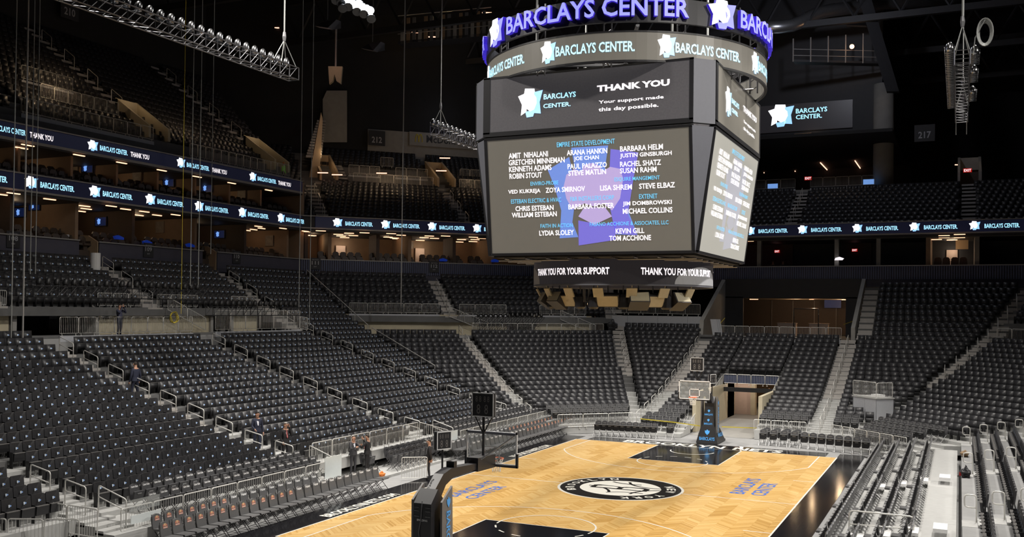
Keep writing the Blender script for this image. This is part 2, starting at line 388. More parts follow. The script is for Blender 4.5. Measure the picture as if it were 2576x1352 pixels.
def arc(cx, cy, r, a0, a1, n=40): return [(cx + r * math.cos(math.radians(a0 + (a1 - a0) * k / n)), cy + r * math.sin(math.radians(a0 + (a1 - a0) * k / n))) for k in range(n + 1)]
LW = .065
cl = MB(); strip(cl, [(-7.62, -14.325), (7.62, -14.325), (7.62, 14.325), (-7.62, 14.325)], .075, closed=True); flat('boundary_line', cl, 'courtwhite')
cl = MB(); strip(cl, [(-7.62, 0), (-2.75, 0)], LW); strip(cl, [(2.75, 0), (7.62, 0)], LW); flat('halfway_line', cl, 'courtwhite')
for sg in (-1, 1):
    bk = MB().add([(-2.44, sg * 14.325, .002), (2.44, sg * 14.325, .002), (2.44, sg * 8.53, .002), (-2.44, sg * 8.53, .002)][::-sg], [(0, 1, 2, 3)]); flat('painted_lane', bk, 'courtblack')
    cl = MB(); strip(cl, [(-2.44, sg * 14.325), (-2.44, sg * 8.53), (2.44, sg * 8.53), (2.44, sg * 14.325)], LW)
    for sx in (-1, 1):
        for yy in (11.2, 12.05, 12.9, 13.15): strip(cl, [(sx * 2.44, sg * (yy - .25)), (sx * 2.66, sg * (yy - .25))], LW)
    flat('lane_line', cl, 'courtwhite')
    cl = MB(); a0 = 180 if sg > 0 else 0; strip(cl, arc(0, sg * 8.53, 1.83, a0 - 12, a0 + 192), LW, z=.005); flat('free_throw_arc', cl, 'courtwhite')
    cl = MB()
    for k in range(6):
        c0 = (0 if sg > 0 else 180) + 22 + k * 25; strip(cl, arc(0, sg * 8.53, 1.83, c0, c0 + 12, 4), LW, z=.005)
    flat('dashed_arc', cl, 'courtwhite')
    cl = MB(); strip(cl, arc(0, sg * 12.75, 1.22, a0, a0 + 180), LW, z=.005); flat('restricted_arc', cl, 'courtwhite')
    ax = math.degrees(math.asin(6.706 / 7.24)); bs = 12.75
    pts = [(-6.706, sg * 14.325)] + [(7.24 * math.sin(math.radians(t)), sg * (bs - 7.24 * math.cos(math.radians(t)))) for t in np.linspace(-ax, ax, 61)] + [(6.706, sg * 14.325)]
    cl = MB(); strip(cl, pts, LW); flat('three_point_line', cl, 'courtwhite')
    for sx in (-1, 1):
        cl = MB(); strip(cl, [(sx * 7.62, sg * 5.79), (sx * 6.6, sg * 5.79)], LW); flat('hash_mark', cl, 'courtwhite')
# centre emblem
def disc(mb, r, z, m, n=72, cx=0, cy=0): return mb.add([(cx + r * math.cos(t), cy + r * math.sin(t), z) for t in np.arange(n) * 2 * math.pi / n], [tuple(range(n))], m)
cb = MB(); disc(cb, 2.80, .004, 0); disc(cb, 2.68, .006, 1); disc(cb, 1.80, .008, 0)
class Radial:                            # lettering bent round the centre circle; tops outwards
    def __init__(s, r, a): s.r, s.a = r, math.radians(a)
    def at(s, u, v, d=0): t = s.a - u / s.r; return np.array([(s.r + v) * math.cos(t), (s.r + v) * math.sin(t), d])
for word, a in (('BROOKLYN', 165), ('NEW YORK', -18)):
    n = len(word); stp = 14.2
    for k, chh in enumerate(word):
        if chh == ' ': continue
        fr = Radial(2.05, a - (k - (n - 1) / 2) * stp); hw = .17; addtext(cb, chh, fr, -hw, hw, 0, .4, d=.010, m=0, bold=.03)
def ball(*pts, wd=.13): strip(cb, pts, wd, z=.010, m=1)
ball(*arc(1.25, 1.9, 1.35, 195, 300, 14)); ball(*arc(.1, 2.6, 1.55, 235, 290, 10)); ball(*arc(-1.6, -1.5, 1.5, 15, 85, 12)); ball(*arc(2.3, -1.2, 1.5, 95, 178, 12)); ball(*arc(.9, -2.4, 1.6, 75, 135, 12), wd=.1)
# letter B of the ball, read from the far sideline
P = lambda *q: [(x, y, .012) for x, y in q]
cb.add(P((-1.30, -.42), (1.30, -.32), (1.30, .28), (1.02, .42), (.18, .34), (0, .20), (-.18, .30), (-1.08, .38), (-1.30, .24)), [tuple(range(9))], 1)
for x0, x1 in ((-1.08, -.12), (.14, 1.06)): cb.add([(x0, -.24, .014), (x1, -.20, .014), (x1, .13, .014), (x1 - .2, .2, .014), (x0 + .2, .2, .014), (x0, .08, .014)], [tuple(range(6))], 0)
cb.build('center_emblem', ['courtwhite', 'courtink'], fc)
FY = lambda x, y: Frame((x, y, 0), (0, 1, 0), (-1, 0, 0))
lt = MB(); addtext(lt, 'BARCLAYS', FY(5.22, 1.2), 0, 4.2, 0, .66, d=.005); addtext(lt, 'CENTER', FY(6.12, 1.2), 0, 3.3, 0, .66, d=.005); lt.build('court_lettering', 'courtblue', fc)
lt = MB(); addtext(lt, 'BARCLAYS', FY(-5.46, -5.25), 0, 4.1, 0, .55, d=.005); addtext(lt, 'CENTER', FY(-4.58, -5.3), 0, 3.2, 0, .55, d=.005); lt.build('court_lettering', 'courtblue', fc)
lt = MB(); addtext(lt, 'BROOKLYN', FF, -4.75, 1.3, 14.5, 15.55, d=.006, bold=.03); addtext(lt, 'NETS', FF, 1.85, 4.6, 14.5, 15.55, d=.006, bold=.03); lt.build('apron_lettering', 'courtwhite', fa)
for y in (-10.95, 5.9):
    lt = MB(); addtext(lt, 'BROOKLYNNETS.COM', FY(-7.78, y), 0, 5.05, 0, .52, d=.006, bold=.03); lt.build('apron_lettering', 'courtwhite', fa)
# ---- terraces: one object per side, one part per step
def terrace(nm, side, rows, s0, s1, mt='tread', white=()):
    r = struct(ob(nm, None)); r.empty_display_size = .1
    for i in rows:
        a, b = (s0(i) if callable(s0) else s0), (s1(i) if callable(s1) else s1)
        if b <= a: continue
        zt = tr(i); slab(MB(), side, i - .86, i + .14, s0, s1, zt - .5 if i > -2 else 0, zt).build('terrace_step', mt if i not in white else 'alum', r)
    return r
mL, mC0, mC1, mE0, mE1, mQ0, mQ1, mR = (MIT[k] for k in (('L', 1), ('C', 0), ('C', 1), ('E', 0), ('E', 1), ('Q', 0), ('Q', 1), ('R', 1)))
wh = set(range(-4, 6))
terrace('floor_side_stand', 'L', range(0, 18), -30, mL, white=wh)
terrace('floor_side_front', 'L', range(-2, 0), -18.6, -6.6, white=wh); terrace('floor_side_front', 'L', range(-2, 0), 4.2, mL, white=wh)
terrace('floor_side_rear', 'L', range(23, 29), -30, 14, white=()); terrace('floor_side_rear', 'L', range(18, 29), 13.85, mL)
terrace('floor_side_rear', 'L', range(18, 20), -30, -7.7)
terrace('floor_corner_stand', 'C', range(-2, 18), mC0, mC1, white=wh); terrace('floor_corner_stand', 'C', range(22, 29), mC0, mC1)
terrace('floor_end_stand', 'E', range(-2, 20), mE0, -2.15, white=wh); terrace('floor_end_stand', 'E', range(10, 18), -2.15, 2.1)
terrace('floor_end_stand', 'E', range(-4, -2), -5.6, -2.15, white=wh)
terrace('floor_end_stand', 'E', range(-2, 18), 2.1, mE1, white=wh); terrace('floor_end_stand', 'E', range(18, 29), 6.4, mE1)
terrace('floor_far_corner', 'Q', range(-4, 18), mQ0, mQ1, white=wh); terrace('floor_far_corner', 'Q', range(22, 29), mQ0, mQ1)
terrace('floor_near_stand', 'R', range(0, 12), -30, mR, mt='floor_gray')
for k in range(4):
    struct(MB().box(9.95 + .85 * k, 13.6, -30, 15.6 - .35 * k, (.2 * k) if k else 0, .2 * (k + 1) if k < 3 else .8).build('floor_riser', 'alum'))
# ---- lower boxes fascia wall, balcony fronts with LED ribbons, slabs, all round
def around(nm, d, z0, z1, th, mt, sides=('L', 'C', 'E', 'Q'), lo=-32., k='structure'):
    i = d / .838
    for sd in sides:
        s0 = {'L': lo, 'C': mC0(i), 'E': mE0(i), 'Q': mQ0(i)}[sd]; s1 = {'L': mL(i), 'C': mC1(i), 'E': mE1(i), 'Q': mQ1(i)}[sd]
        i1 = (d + th) / .838
        f0 = {'L': lo, 'C': mC0, 'E': mE0, 'Q': mQ0}[sd]; f1 = {'L': mL, 'C': mC1, 'E': mE1, 'Q': mQ1}[sd]
        o = slab(MB(), sd, i, i1, f0, f1, z0, z1).build(nm, mt if not isinstance(mt, dict) else mt[sd]); o['kind'] = k
around('wall_parapet', 24.46, 10.2, 11.97, .2, 'wallnavy', ('C', 'E', 'Q')); around('trim_parapet_cap', 24.36, 11.97, 12.05, .4, 'rail', ('C', 'E', 'Q'))
for a, b in ((-32, -8.0), (-6.5, 3.03), (4.53, 14.1), (15.57, mL)):
    struct(slab(MB(), 'L', 24.46 / .838, 24.66 / .838, a, b, 10.2, 11.97).build('wall_parapet', 'wallnavy')); struct(slab(MB(), 'L', 24.36 / .838, 24.76 / .838, a, b, 11.97, 12.05).build('trim_parapet_cap', 'rail'))
for sd, f0, f1 in (('C', mC0, mC1), ('E', mE0, mE1), ('Q', mQ0, mQ1)):      # corrugated cladding: one rib per vertical fold
    i = 24.40 / .838; a, b = f0(i), f1(i); rb = MB(); n = int((b - a) / .19)
    for k in range(n):
        s = a + (k + .25) * .19; slab(rb, sd, 24.36 / .838, 24.47 / .838, s, s + .1, 10.86, 11.96)
    o = rb.build('wall_cladding', 'corrugated'); struct(o)
around('floor_lower_boxes', 24.66, 10.6, 10.9, 12, 'darkwarm'); around('trim_balcony_soffit', 24.3, 14.45, 14.66, 13, 'charcoal')
around('trim_balcony_edge', 24.2, 14.62, 14.74, .3, 'rail'); around('trim_balcony_edge', 24.2, 15.68, 15.76, .3, 'rail')
around('wall_ribbon_back', 24.45, 14.74, 15.68, .2, 'charcoal')
around('trim_upper_balcony_soffit', 24.3, 17.45, 17.62, 13, 'charcoal', ('L',)); around('trim_upper_balcony_edge', 24.2, 17.55, 17.72, .3, 'rail', ('L',)); around('trim_upper_balcony_edge', 24.2, 18.60, 18.68, .3, 'rail', ('L',))
around('wall_upper_ribbon_back', 24.45, 17.72, 18.60, .2, 'charcoal', ('L',)); around('floor_upper_boxes', 24.66, 15.2, 15.45, 12, 'darkwarm', ('L',))
around('wall_lower_boxes_rear', 31.5, 10.9, 14.45, .2, {'L': 'warmwall', 'C': 'warmwall', 'E': 'charcoal', 'Q': 'charcoal'}); around('wall_upper_boxes_rear', 30.5, 15.45, 17.45, .2, 'warmwall', ('L',))
# LED ribbons
def ribbon(side, s0, s1, z0, z1, label, items):
    o = thing('ribbon_display', label, 'display', tuple(fpos(side, 24.3 / .838, (s0 + s1) / 2) + np.array([0, 0, z0])), 0)
    inv = o.matrix_world.copy(); L0 = np.array(o.location)
    b = MB(); slab(b, side, 24.28 / .838, 24.45 / .838, s0, s1, z0, z1); b.v = [tuple(np.array(q) - L0) for q in b.v]; b.build('screen', 'ribbon', o)
    fp = fpos(side, 24.28 / .838, 0); t = np.array(TAN[side]); flip = 1 if np.cross(t, (0, 0, 1)) @ np.array(FACE[side]) > 0 else -1
    fr = Frame(fp + np.array([0, 0, z0]) - L0, t * flip, (0, 0, 1)); h = z1 - z0
    for kind, a, b_ in items:
        u0, u1 = (a, b_) if flip > 0 else (-b_, -a)
        mb = MB()
        if kind == 'e': addemblem(mb, fr, u0, u1, .12 * h, .95 * h); mb.build('emblem', ['embwhite', 'embblue'], o)
        elif kind == 'b': addtext(mb, 'BARCLAYS CENTER.', fr, u0, u1, .28 * h, .68 * h, bold=.02); mb.build('lettering', 'txtice', o)
        else: addtext(mb, 'THANK YOU', fr, u0, u1, .25 * h, .66 * h, bold=.03); mb.build('lettering', 'txtwhite', o)
    return o
def items(s, n, step, el, tx0, tx1, rev=False, ty=None):
    r = []
    for k in range(n):
        q = s + k * step; r += [('e', q, q + el), ('b', q + tx0, q + tx1)] + ([('t', q + ty[0], q + ty[1])] if ty else [])
    return r
ribbon('L', -28, 25.7, 14.76, 15.66, 'long LED ribbon with blue emblems along the lower balcony of the side stand', items(-1.17 - 4.72 * 2, 8, 4.72, .95, 1.12, 3.6))
ribbon('L', -28, 25.7, 17.74, 18.58, 'uppermost LED ribbon repeating THANK YOU along the side stand', items(3.38 - 7.77 * 2, 5, 7.77, .85, 1.0, 3.3, ty=(3.55, 5.2)))
ribbon('C', -7.0, 21.0, 14.76, 15.66, 'LED ribbon across the angled corner balcony left of the scoreboard', items(-5.54, 6, 4.22, .85, 1.1, 3.5))
ribbon('E', -16.2, 19.3, 14.76, 15.66, 'LED ribbon across the end balcony beneath the dark upper seats', items(-8.45, 6, 4.55, .85, 1.15, 3.7))
ribbon('Q', -19, 5, 14.76, 15.66, 'LED ribbon on the angled balcony beyond the end balcony', [])
# upper bowl
UT = {'L': (24.7, 18.3, .85, .60, 20), 'C': (24.9, 15.1, .85, .42, 22), 'E': (24.9, 15.1, .85, .42, 22), 'Q': (24.9, 15.1, .85, .42, 22)}
for sd, (d0, z0, dp, rs, n) in UT.items():
    r = struct(ob('floor_upper_tier', None)); f0 = {'L': -32., 'C': mC0, 'E': mE0, 'Q': mQ0}[sd]; f1 = {'L': mL, 'C': mC1, 'E': mE1, 'Q': mQ1}[sd]
    for k in range(n):
        if (sd == 'E' and k > 11) or (sd == 'C' and k > 22): continue
        a = (d0 + dp * k) / .838; b = (d0 + dp * (k + 1)) / .838
        slab(MB(), sd, a, b, f0, f1, z0 + rs * k - .7, z0 + rs * k + .02).build('terrace_step', 'tread', r)
around('wall_upper_rear', 43.6, 23, 41, .4, 'dark', ('C', 'Q')); around('wall_upper_rear', 42, 29, 41, .4, 'dark', ('L',))
# ================================================================ SEATS
def backplate(mb, w, z0, z1, y, th, lean, r=.07, m=0, bow=.03):
    pts = rrect(w, z1 - z0, r, 3, z0); n = len(pts)
    f = lambda x, z, o: (x, y + o + lean * (z - z0) - bow * (1 - (2 * x / w) ** 2) * -1, z)
    Fp = [f(x, z, 0) for x, z in pts]; Bp = [f(x, z, th) for x, z in pts]
    c0 = f(0, (z0 + z1) / 2, 0); c1 = f(0, (z0 + z1) / 2, th)
    mb.add(Fp + Bp + [c0, c1], [(i, 2 * n, (i + 1) % n) for i in range(n)] + [((i + 1) % n + n, 2 * n + 1, i + n) for i in range(n)] + [((i + 1) % n, (i + 1) % n + n, i + n, i) for i in range(n)], m)
    mb.f = [fc_ for fc_ in mb.f]; return mb
# a flip-up stadium seat, facing -Y, origin on the step under the backrest
def seat_parts():
    bk = MB(); backplate(bk, .508, .38, .89, 0, .045, .12)
    lg = MB(); lg.add([(-.045, -.012, .65), (-.006, -.012, .65), (-.002, -.008, .735), (-.05, -.008, .735)], [(0, 1, 2, 3)], 0).add([(.0, -.012, .66), (.05, -.012, .675), (.05, -.010, .71), (.0, -.008, .725)], [(0, 1, 2, 3)], 1)
    pn = MB(); pn.prism([(-.225, -.08, .24), (-.225, -.15, .24), (-.225, -.18, .52), (-.225, -.10, .52)], (.45, 0, 0), 0); pn.prism([(-.23, -.085, .52), (-.23, -.19, .52), (-.23, -.185, .542), (-.23, -.09, .542)], (.46, 0, 0), 1)
    am = MB(); am.box(-.275, -.255, -.24, .02, .52, .545, 0)
    st = MB(); st.box(-.26, -.235, -.12, .03, 0, .58).box(-.22, .22, -.06, -.02, .28, .34)
    return bk, lg, pn, am, st
bk, lg, pn, am, st = seat_parts()
SEAT = thing('stadium_seat', 'x', 'seat', group='x')
o_ = bk.build('backrest', 'seatback', SEAT); lg.build('logo', ['dotwhite', 'dotblue'], o_); pn.build('seat_pan', ['seatpan', 'seatrim'], SEAT); am.build('armrest', 'seatblack', SEAT); st.build('support', 'seatblack', SEAT)
SEATK = kidsof(SEAT)
def lowseat(logo=True, rim=True):
    b = MB(); b.prism([(-.252, 0, .38), (-.252, .045, .38), (-.252, .108, .89), (-.252, .063, .89)], (.504, 0, 0), 0)
    b.prism([(-.225, -.08, .24), (-.225, -.15, .24), (-.225, -.18, .52), (-.225, -.10, .52)], (.45, 0, 0), 1)
    if rim: b.prism([(-.23, -.085, .52), (-.23, -.19, .52), (-.23, -.185, .542), (-.23, -.09, .542)], (.46, 0, 0), 2)
    b.box(-.268, -.253, -.2, .03, 0, .54, 3)
    if logo:
        b.add([(-.045, .020, .65), (-.006, .020, .65), (-.002, .030, .735), (-.05, .030, .735)], [(0, 1, 2, 3)], 4).add([(.0, .020, .66), (.05, .022, .675), (.05, .026, .71), (.0, .028, .725)], [(0, 1, 2, 3)], 5)
    return b
# block list: side, rows, from, to, phrase, logo, anchor (1 = counted back from the far end)
BLK = [('L', range(0, 4), -24, -18.65, 'corner block by the grey fence', 1), ('L', range(0, 19), -17.35, -7.75, 'side block nearest the camera', 1), ('L', range(0, 18), -6.45, 3.05, 'second side block', 1),
       ('L', range(0, 18), 4.35, 13.85, 'third side block', 1), ('L', range(0, 29), 15.15, lambda i: mL(i) - .2, 'last side block', 1),
       ('L', range(23, 29), -17.35, -7.75, '', 1), ('L', range(23, 29), -6.45, 3.05, '', 1), ('L', range(23, 29), 4.35, 13.85, '', 1),
       ('C', range(0, 18), lambda i: mC0(i) + .25, 2.7, '', 0), ('C', range(0, 9), 3.95, lambda i: mC1(i) - .45, '', 0), ('C', range(9, 18), 3.95, lambda i: mC1(i) - .75, '', 0),
       ('C', range(22, 29), mC0, 2.6, '', 0), ('C', range(22, 29), 3.95, lambda i: mC1(i) - 1.2, '', 0),
       ('E', range(0, 9), lambda i: mE0(i) + .45, -5.75, '', 0), ('E', range(9, 20), lambda i: mE0(i) + .55, -5.75, '', 0),
       ('E', range(0, 10), -4.35, -2.25, '', 0), ('E', range(0, 10), 2.25, 5.3, '', 0), ('E', range(10, 18), -4.35, -1.95, '', 0), ('E', range(10, 18), -1.8, 2.0, '', 0), ('E', range(10, 18), 2.15, 5.3, '', 0),
       ('E', range(0, 9), 6.65, lambda i: mE1(i) - .35, '', 0), ('E', range(9, 18), 6.65, lambda i: mE1(i) - .8, '', 0), ('E', range(18, 28), 7.6, lambda i: mE1(i) - .8, '', 0),
       ('Q', range(0, 9), lambda i: mQ0(i) + .4, lambda i: mQ1(i) - .6, '', 0), ('Q', range(9, 18), lambda i: mQ0(i) + .75, lambda i: mQ1(i) - .3, '', 0), ('Q', range(22, 28), lambda i: mQ0(i) + .75, mQ1, '', 0)]
for k, (a, b) in enumerate(((-13, -6.15), (-4.85, 4.65), (5.95, 15.5))):
    BLK.append(('R', range(0, 5), a, (lambda i, b=b: min(b, mR(i) - .5)), ('near stand under the lower frame', 'near stand halfway along', 'near stand, far part')[k], 1))
cand = []
BOXQ = lambda p: (abs((p[0] - 8.6) * .7071 - (p[1] - 23.9) * .7071) < 1.5 and abs((p[0] - 8.6 + p[1] - 23.9) * .7071) < 1.0)
for bi, (sd, rows, s0, s1, ph, lgo) in enumerate(BLK):
    for i in rows:
        a, b = (s0(i) if callable(s0) else s0), (s1(i) if callable(s1) else s1); n = int((b - a) / .53 + (0 if lgo else .35)); pt = .53 if lgo else (b - a) / max(n, 1)
        for k in range(n):
            s = b - pt * (k + .5)
            P = fpos(sd, i, s) + np.array([0, 0, tr(i)])
            if sd in 'EQ' and BOXQ(P): continue
            u, v, z = pj(P + np.array([0, 0, .6]))
            if z < 2 or not (-70 < u < 2650 and v < 1400): continue
            cand.append((z, sd, i, k, P, bi, u, v, n))
near = sorted([c for c in cand if c[1] in 'LR' and BLK[c[5]][4] and -5 < c[6] < 2580 and c[7] < 1345 and not (c[1] == 'R' and c[0] > 45)], key=lambda c: c[0])[:300]
ids = {id(c) for c in near}
for z, sd, i, k, P, bi, u, v, n in near:
    lab = f'flip-up stadium seat, {nth(k + 1)} from far end, row {nth(i + 1)}, {BLK[bi][4]}'
    dup(SEAT, SEATK, P, RZ[sd], lab, 'flip-up stadium seats of ' + BLK[bi][4])
for c, sub in SEATK:
    for q in sub: bpy.data.objects.remove(q)
    bpy.data.objects.remove(c)
bpy.data.objects.remove(SEAT)
def mass(nm, base, places, mats, label, cat):     # one joined mesh of many alike pieces
    V = np.array(base.v); nv = len(V); loops = [i for f in base.f for i in f]; lens = [len(f) for f in base.f]
    n = len(places); out = np.zeros((n, nv, 3))
    for q, (P, rz) in enumerate(places):
        c, s = math.cos(rz), math.sin(rz); out[q, :, 0] = V[:, 0] * c - V[:, 1] * s + P[0]; out[q, :, 1] = V[:, 0] * s + V[:, 1] * c + P[1]; out[q, :, 2] = V[:, 2] + P[2]
    me = bpy.data.meshes.new(nm); me.vertices.add(n * nv); me.vertices.foreach_set('co', out.ravel().astype(np.float32))
    lp = np.array(loops)[None, :] + (np.arange(n) * nv)[:, None]; me.loops.add(lp.size); me.loops.foreach_set('vertex_index', lp.ravel().astype(np.int32))
    ln = np.tile(np.array(lens), n); st_ = np.concatenate([[0], np.cumsum(ln)[:-1]]); me.polygons.add(len(ln)); me.polygons.foreach_set('loop_start', st_.astype(np.int32))
    me.polygons.foreach_set('material_index', np.tile(np.array(base.m), n).astype(np.int32))
    for q in mats: me.materials.append(M[q])
    me.update(calc_edges=True); me.validate()
    return stuff(tag(ob(nm, me), label, cat))
SM = ['seatback', 'seatpan', 'seatrim', 'seatblack', 'dotwhite', 'dotblue']
mass('stadium_seat', lowseat(True), [(c[4], RZ[c[1]]) for c in cand if id(c) not in ids and BLK[c[5]][5]], SM, 'the remaining rows of black flip-up seats with blue dots along the side stand', 'seats')
mass('end_stand_seat', lowseat(False, False), [(c[4], RZ[c[1]]) for c in cand if not BLK[c[5]][5]], SM, 'rows of plain black flip-up seats filling the end stand and both corners', 'seats')
# upper tier seats
pl = []
for sd, (d0, z0, dp, rs, n) in UT.items():
    for k in range(n):
        if sd == 'E' and k > 10: continue
        i = (d0 + dp * (k + .72)) / .838; f0 = {'L': -26., 'C': mC0, 'E': mE0, 'Q': mQ0}[sd]; f1 = {'L': mL, 'C': mC1, 'E': mE1, 'Q': mQ1}[sd]
        a, b = (f0(i) if callable(f0) else f0), (f1(i) if callable(f1) else f1)
        for q in range(int((b - a) / .55)):
            s = a + .3 + .55 * q
            if any(sd == t and lo < s < hi for t, lo, hi in (('L', 11.6, 13.3), ('L', 0.2, 1.5), ('L', -10.6, -9.3), ('C', 6.6, 7.9), ('C', -6.8, -5.2), ('E', -1.0, .5), ('E', 13.6, 15.0), ('L', 24.8, 26.6))): continue
            if sd == 'C' and 11 <= k <= 16 and -5.4 < s < 8.8: continue
            if sd == 'E' and k > 10: continue
            if sd == 'L' and k < 3 and s > -3: continue
            P = fpos(sd, i, s) + np.array([0, 0, z0 + rs * k]); u, v, z = pj(P)
            if -60 < u < 2640 and -60 < v: pl.append((P, RZ[sd]))
mass('upper_tier_seat', lowseat(False, False), pl, SM, 'unlit black seats filling the steep upper tier above the LED ribbons', 'seats')
# ================================================================ CHAIRS
def tombstone(w, h, n=7):                 # rounded-top outline
    r = w / 2; pts = [(w / 2, 0), (w / 2, h - r * .75)] + [(r * math.cos(t), h - r * .75 + r * .75 * math.sin(t)) for t in np.linspace(0, math.pi, n)[1:-1]] + [(-w / 2, h - r * .75), (-w / 2, 0)]
    return pts
def chair_shapes(flip, hole=False):
    bk = MB(); z0 = .47; pts = tombstone(.45, .48)
    bk.prism([(x, -.01 + .24 * z, z0 + z) for x, z in pts], (0, .06, 0), 0)
    if hole: bk.box(-.09, .09, .06, .075, .80, .835, 1)
    stt = MB()
    if flip: stt.prism([(-.21, -.05, .36), (-.21, -.11, .36), (-.21, -.17, .72), (-.21, -.11, .73)], (.42, 0, 0), 0); stt.box(-.09, .09, -.185, -.16, .63, .66, 1)
    else: stt.prism([(-.225, -.02, .42), (-.225, -.47, .44), (-.225, -.50, .47), (-.225, -.47, .51), (-.225, -.02, .49)], (.45, 0, 0), 0)
    fr = MB()
    for x in (-.21, .21):
        fr.tube([(x, -.45, 0), (x, .02, .50), (x, .10, .95)], .014, 5); fr.tube([(x * .93, .18, 0), (x * .93, -.30, .42)], .013, 5)
    fr.tube([(-.21, -.33, .12), (.21, -.33, .12)], .011, 5); fr.tube([(-.2, .10, .10), (.2, .10, .10)], .011, 5)
    return bk, stt, fr
def badge(kind):
    b = MB(); y = lambda z: .10 - .018 + .24 * (z - .88)
    def q(x0, x1, z0, z1, m, o=0): b.add([(x0, y(z0) - o, z0), (x1, y(z0) - o, z0), (x1, y(z1) - o, z1), (x0, y(z1) - o, z1)], [(0, 1, 2, 3)], m)
    if kind == 'red':
        q(-.10, .10, .735, .785, 0); q(-.085, .085, .742, .778, 2, .002); q(-.045, .045, .80, .885, 1)
        for sx in (-1, 1): b.add([(sx * .105, y(.80) - .003, .80), (sx * .015, y(.80) - .003, .80), (sx * .02, y(.86) - .003, .86), (sx * .08, y(.87) - .003, .87)][::sx], [(0, 1, 2, 3)], 0)
        return b, ['redlogo', 'yellowlogo', 'pinklogo']
    txt = {'haier': 'Haier', 'ck': 'Calvin Klein'}[kind]; fr = Frame((0, y(.86) - .003, .86), (1, 0, 0), (0, .24, 1))
    addtext(b, txt, fr, -.15, .15, -.035, .065 if kind == 'haier' else .035, d=.002, bold=.03); return b, ['white']
PROTO = {}
def chair_proto(key, flip, hole, bd, pad, name):
    r = thing(name, 'x', 'chair', group='x'); bk, stt, fr = chair_shapes(flip, hole)
    o = bk.build('backrest', [pad, 'seatblack'], r)
    if bd: g, ms = badge(bd); g.build('printed_badge' if bd == 'red' else 'lettering', ms, o)
    stt.build('seat', [pad, 'chairgray'], r); fr.build('frame', 'chairframe', r)
    PROTO[key] = (r, kidsof(r))
chair_proto('red', 0, 0, 'red', 'pad', 'courtside_chair'); chair_proto('haier', 0, 0, 'haier', 'pad', 'courtside_chair'); chair_proto('plain', 1, 1, None, 'padmid', 'courtside_chair'); chair_proto('ck', 1, 0, 'ck', 'padmid', 'bleacher_chair')
def small_chair(flip, name, mats):
    b = MB(); bk, stt, fr = chair_shapes(flip, True)
    for src, mm in ((bk, {0: 0, 1: 2}), (stt, {0: 1, 1: 2}), (fr, {0: 2})): b.add(src.v, src.f); b.m[-len(src.f):] = [mm[q] for q in src.m]
    b.box(-.2, .2, -.2, -.13, .715, .735, 3); return b.mesh(name, mats)
SCM = small_chair(1, 'bleacher_chair', ['padmid', 'seatblack', 'chairgray', 'chairgray'])
SCO = small_chair(0, 'courtside_chair', ['pad', 'pad', 'chairframe', 'pad'])
def place(key, P, rz, label, group): return dup(*PROTO[key], tuple(P), rz, label, group)
def single(me, name, P, rz, label, group):
    o = ob(name, me, None, tuple(P)); o.rotation_euler = (0, 0, rz); return tag(o, label, 'chair', group)
H = math.pi / 2
for k in range(24):                        # the two courtside rows, camera end
    y = -17.55 + .535 * k; key = 'red' if k < 13 else 'haier'
    w = 'red and yellow badge' if k < 13 else 'white lettering'
    place(key, (-9.42, y, 0), H, f'grey padded courtside chair with {w}, {nth(k + 1)} from near end, front row', 'courtside chairs of the front row')
for k in range(17):
    y = -17.0 + .535 * k; key = 'red' if k < 7 else 'haier'; w = 'red and yellow badge' if k < 7 else 'white lettering'
    place(key, (-10.32, y, .06), H, f'grey padded courtside chair with {w}, {nth(k + 1)} from near end, second row', 'courtside chairs of the second row')
for r_, (x, y0, n) in enumerate(((-11.05, -1.35, 11), (-11.85, -2.6, 14))):
    for k in range(n):
        if r_ == 1 and k in (2, 3): continue
        place('plain', (x, y0 + .53 * k, .10), H, f'plain charcoal folding chair, {nth(k + 1)} in {"front" if r_ == 0 else "back"} row before the raised middle fence', 'plain chairs behind the scorer gap')
for r_, (x, y0, n) in enumerate(((-9.42, 4.2, 28), (-10.32, 3.6, 27))):
    for k in range(n):
        key = 'haier' if k < 13 else 'red'; w = 'white lettering' if k < 13 else 'red badge'
        place(key, (x, y0 + .535 * k, .06 * r_), H, f'padded chair with {w}, {nth(k + 1)} past the gap, {"front" if r_ == 0 else "second"} row beyond the goal', 'courtside chairs past the gap')
# bleacher chairs with lettering in front of the side stand
for i in (-1, -2):
    for bn, (a, b) in (('by the nearest steps', (-16.6, -7.0)), ('far along the side', (5.0, 17.0))):
        for k in range(int((b - a) / .53)):
            P = fpos('L', i, b - .265 - .53 * k) + np.array([0, 0, tr(i)])
            place('ck', P, H, f'lettered black bleacher chair, {nth(k + 1)} from far end, {"rear" if i == -1 else "front"} row {bn}', 'lettered bleacher chairs ' + bn)
def chair_row(side, i, a, b, where, pitch=.5, z=None):
    for k in range(int((b - a) / pitch)):
        P = fpos(side, i, a + pitch / 2 + pitch * k) + np.array([0, 0, tr(i) if z is None else z])
        if side == 'Q' and BOXQ(P): continue
        single(SCM, 'bleacher_chair', P, RZ[side], f'black folding chair, {nth(k + 1)} along {where}', 'folding chairs of ' + where)
W4 = ('the rear folding row', 'the next folding row', 'the third folding row', 'the lowest folding row')
for q, i in enumerate((-1, -2)): chair_row('C', i, 4.3, mC1(i) - .5, W4[q] + ' behind the corner fence')
for q, i in enumerate((-1, -2)): chair_row('E', i, mE0(i) + .5, -5.8, W4[q] + ' beside the pale stairway')
for q, i in enumerate((-1, -2, -3, -4)): chair_row('E', i, -4.9 if i < -2 else -4.3, -2.2, W4[q] + ' behind the far basket', .46)
for q, i in enumerate((-1, -2)): chair_row('E', i, 2.25, 5.3, W4[q] + ' beyond the tunnel')
for q, i in enumerate((-1, -2)): chair_row('E', i, 6.7, mE1(i) - .3, W4[q] + ' beside the wide white stairs')
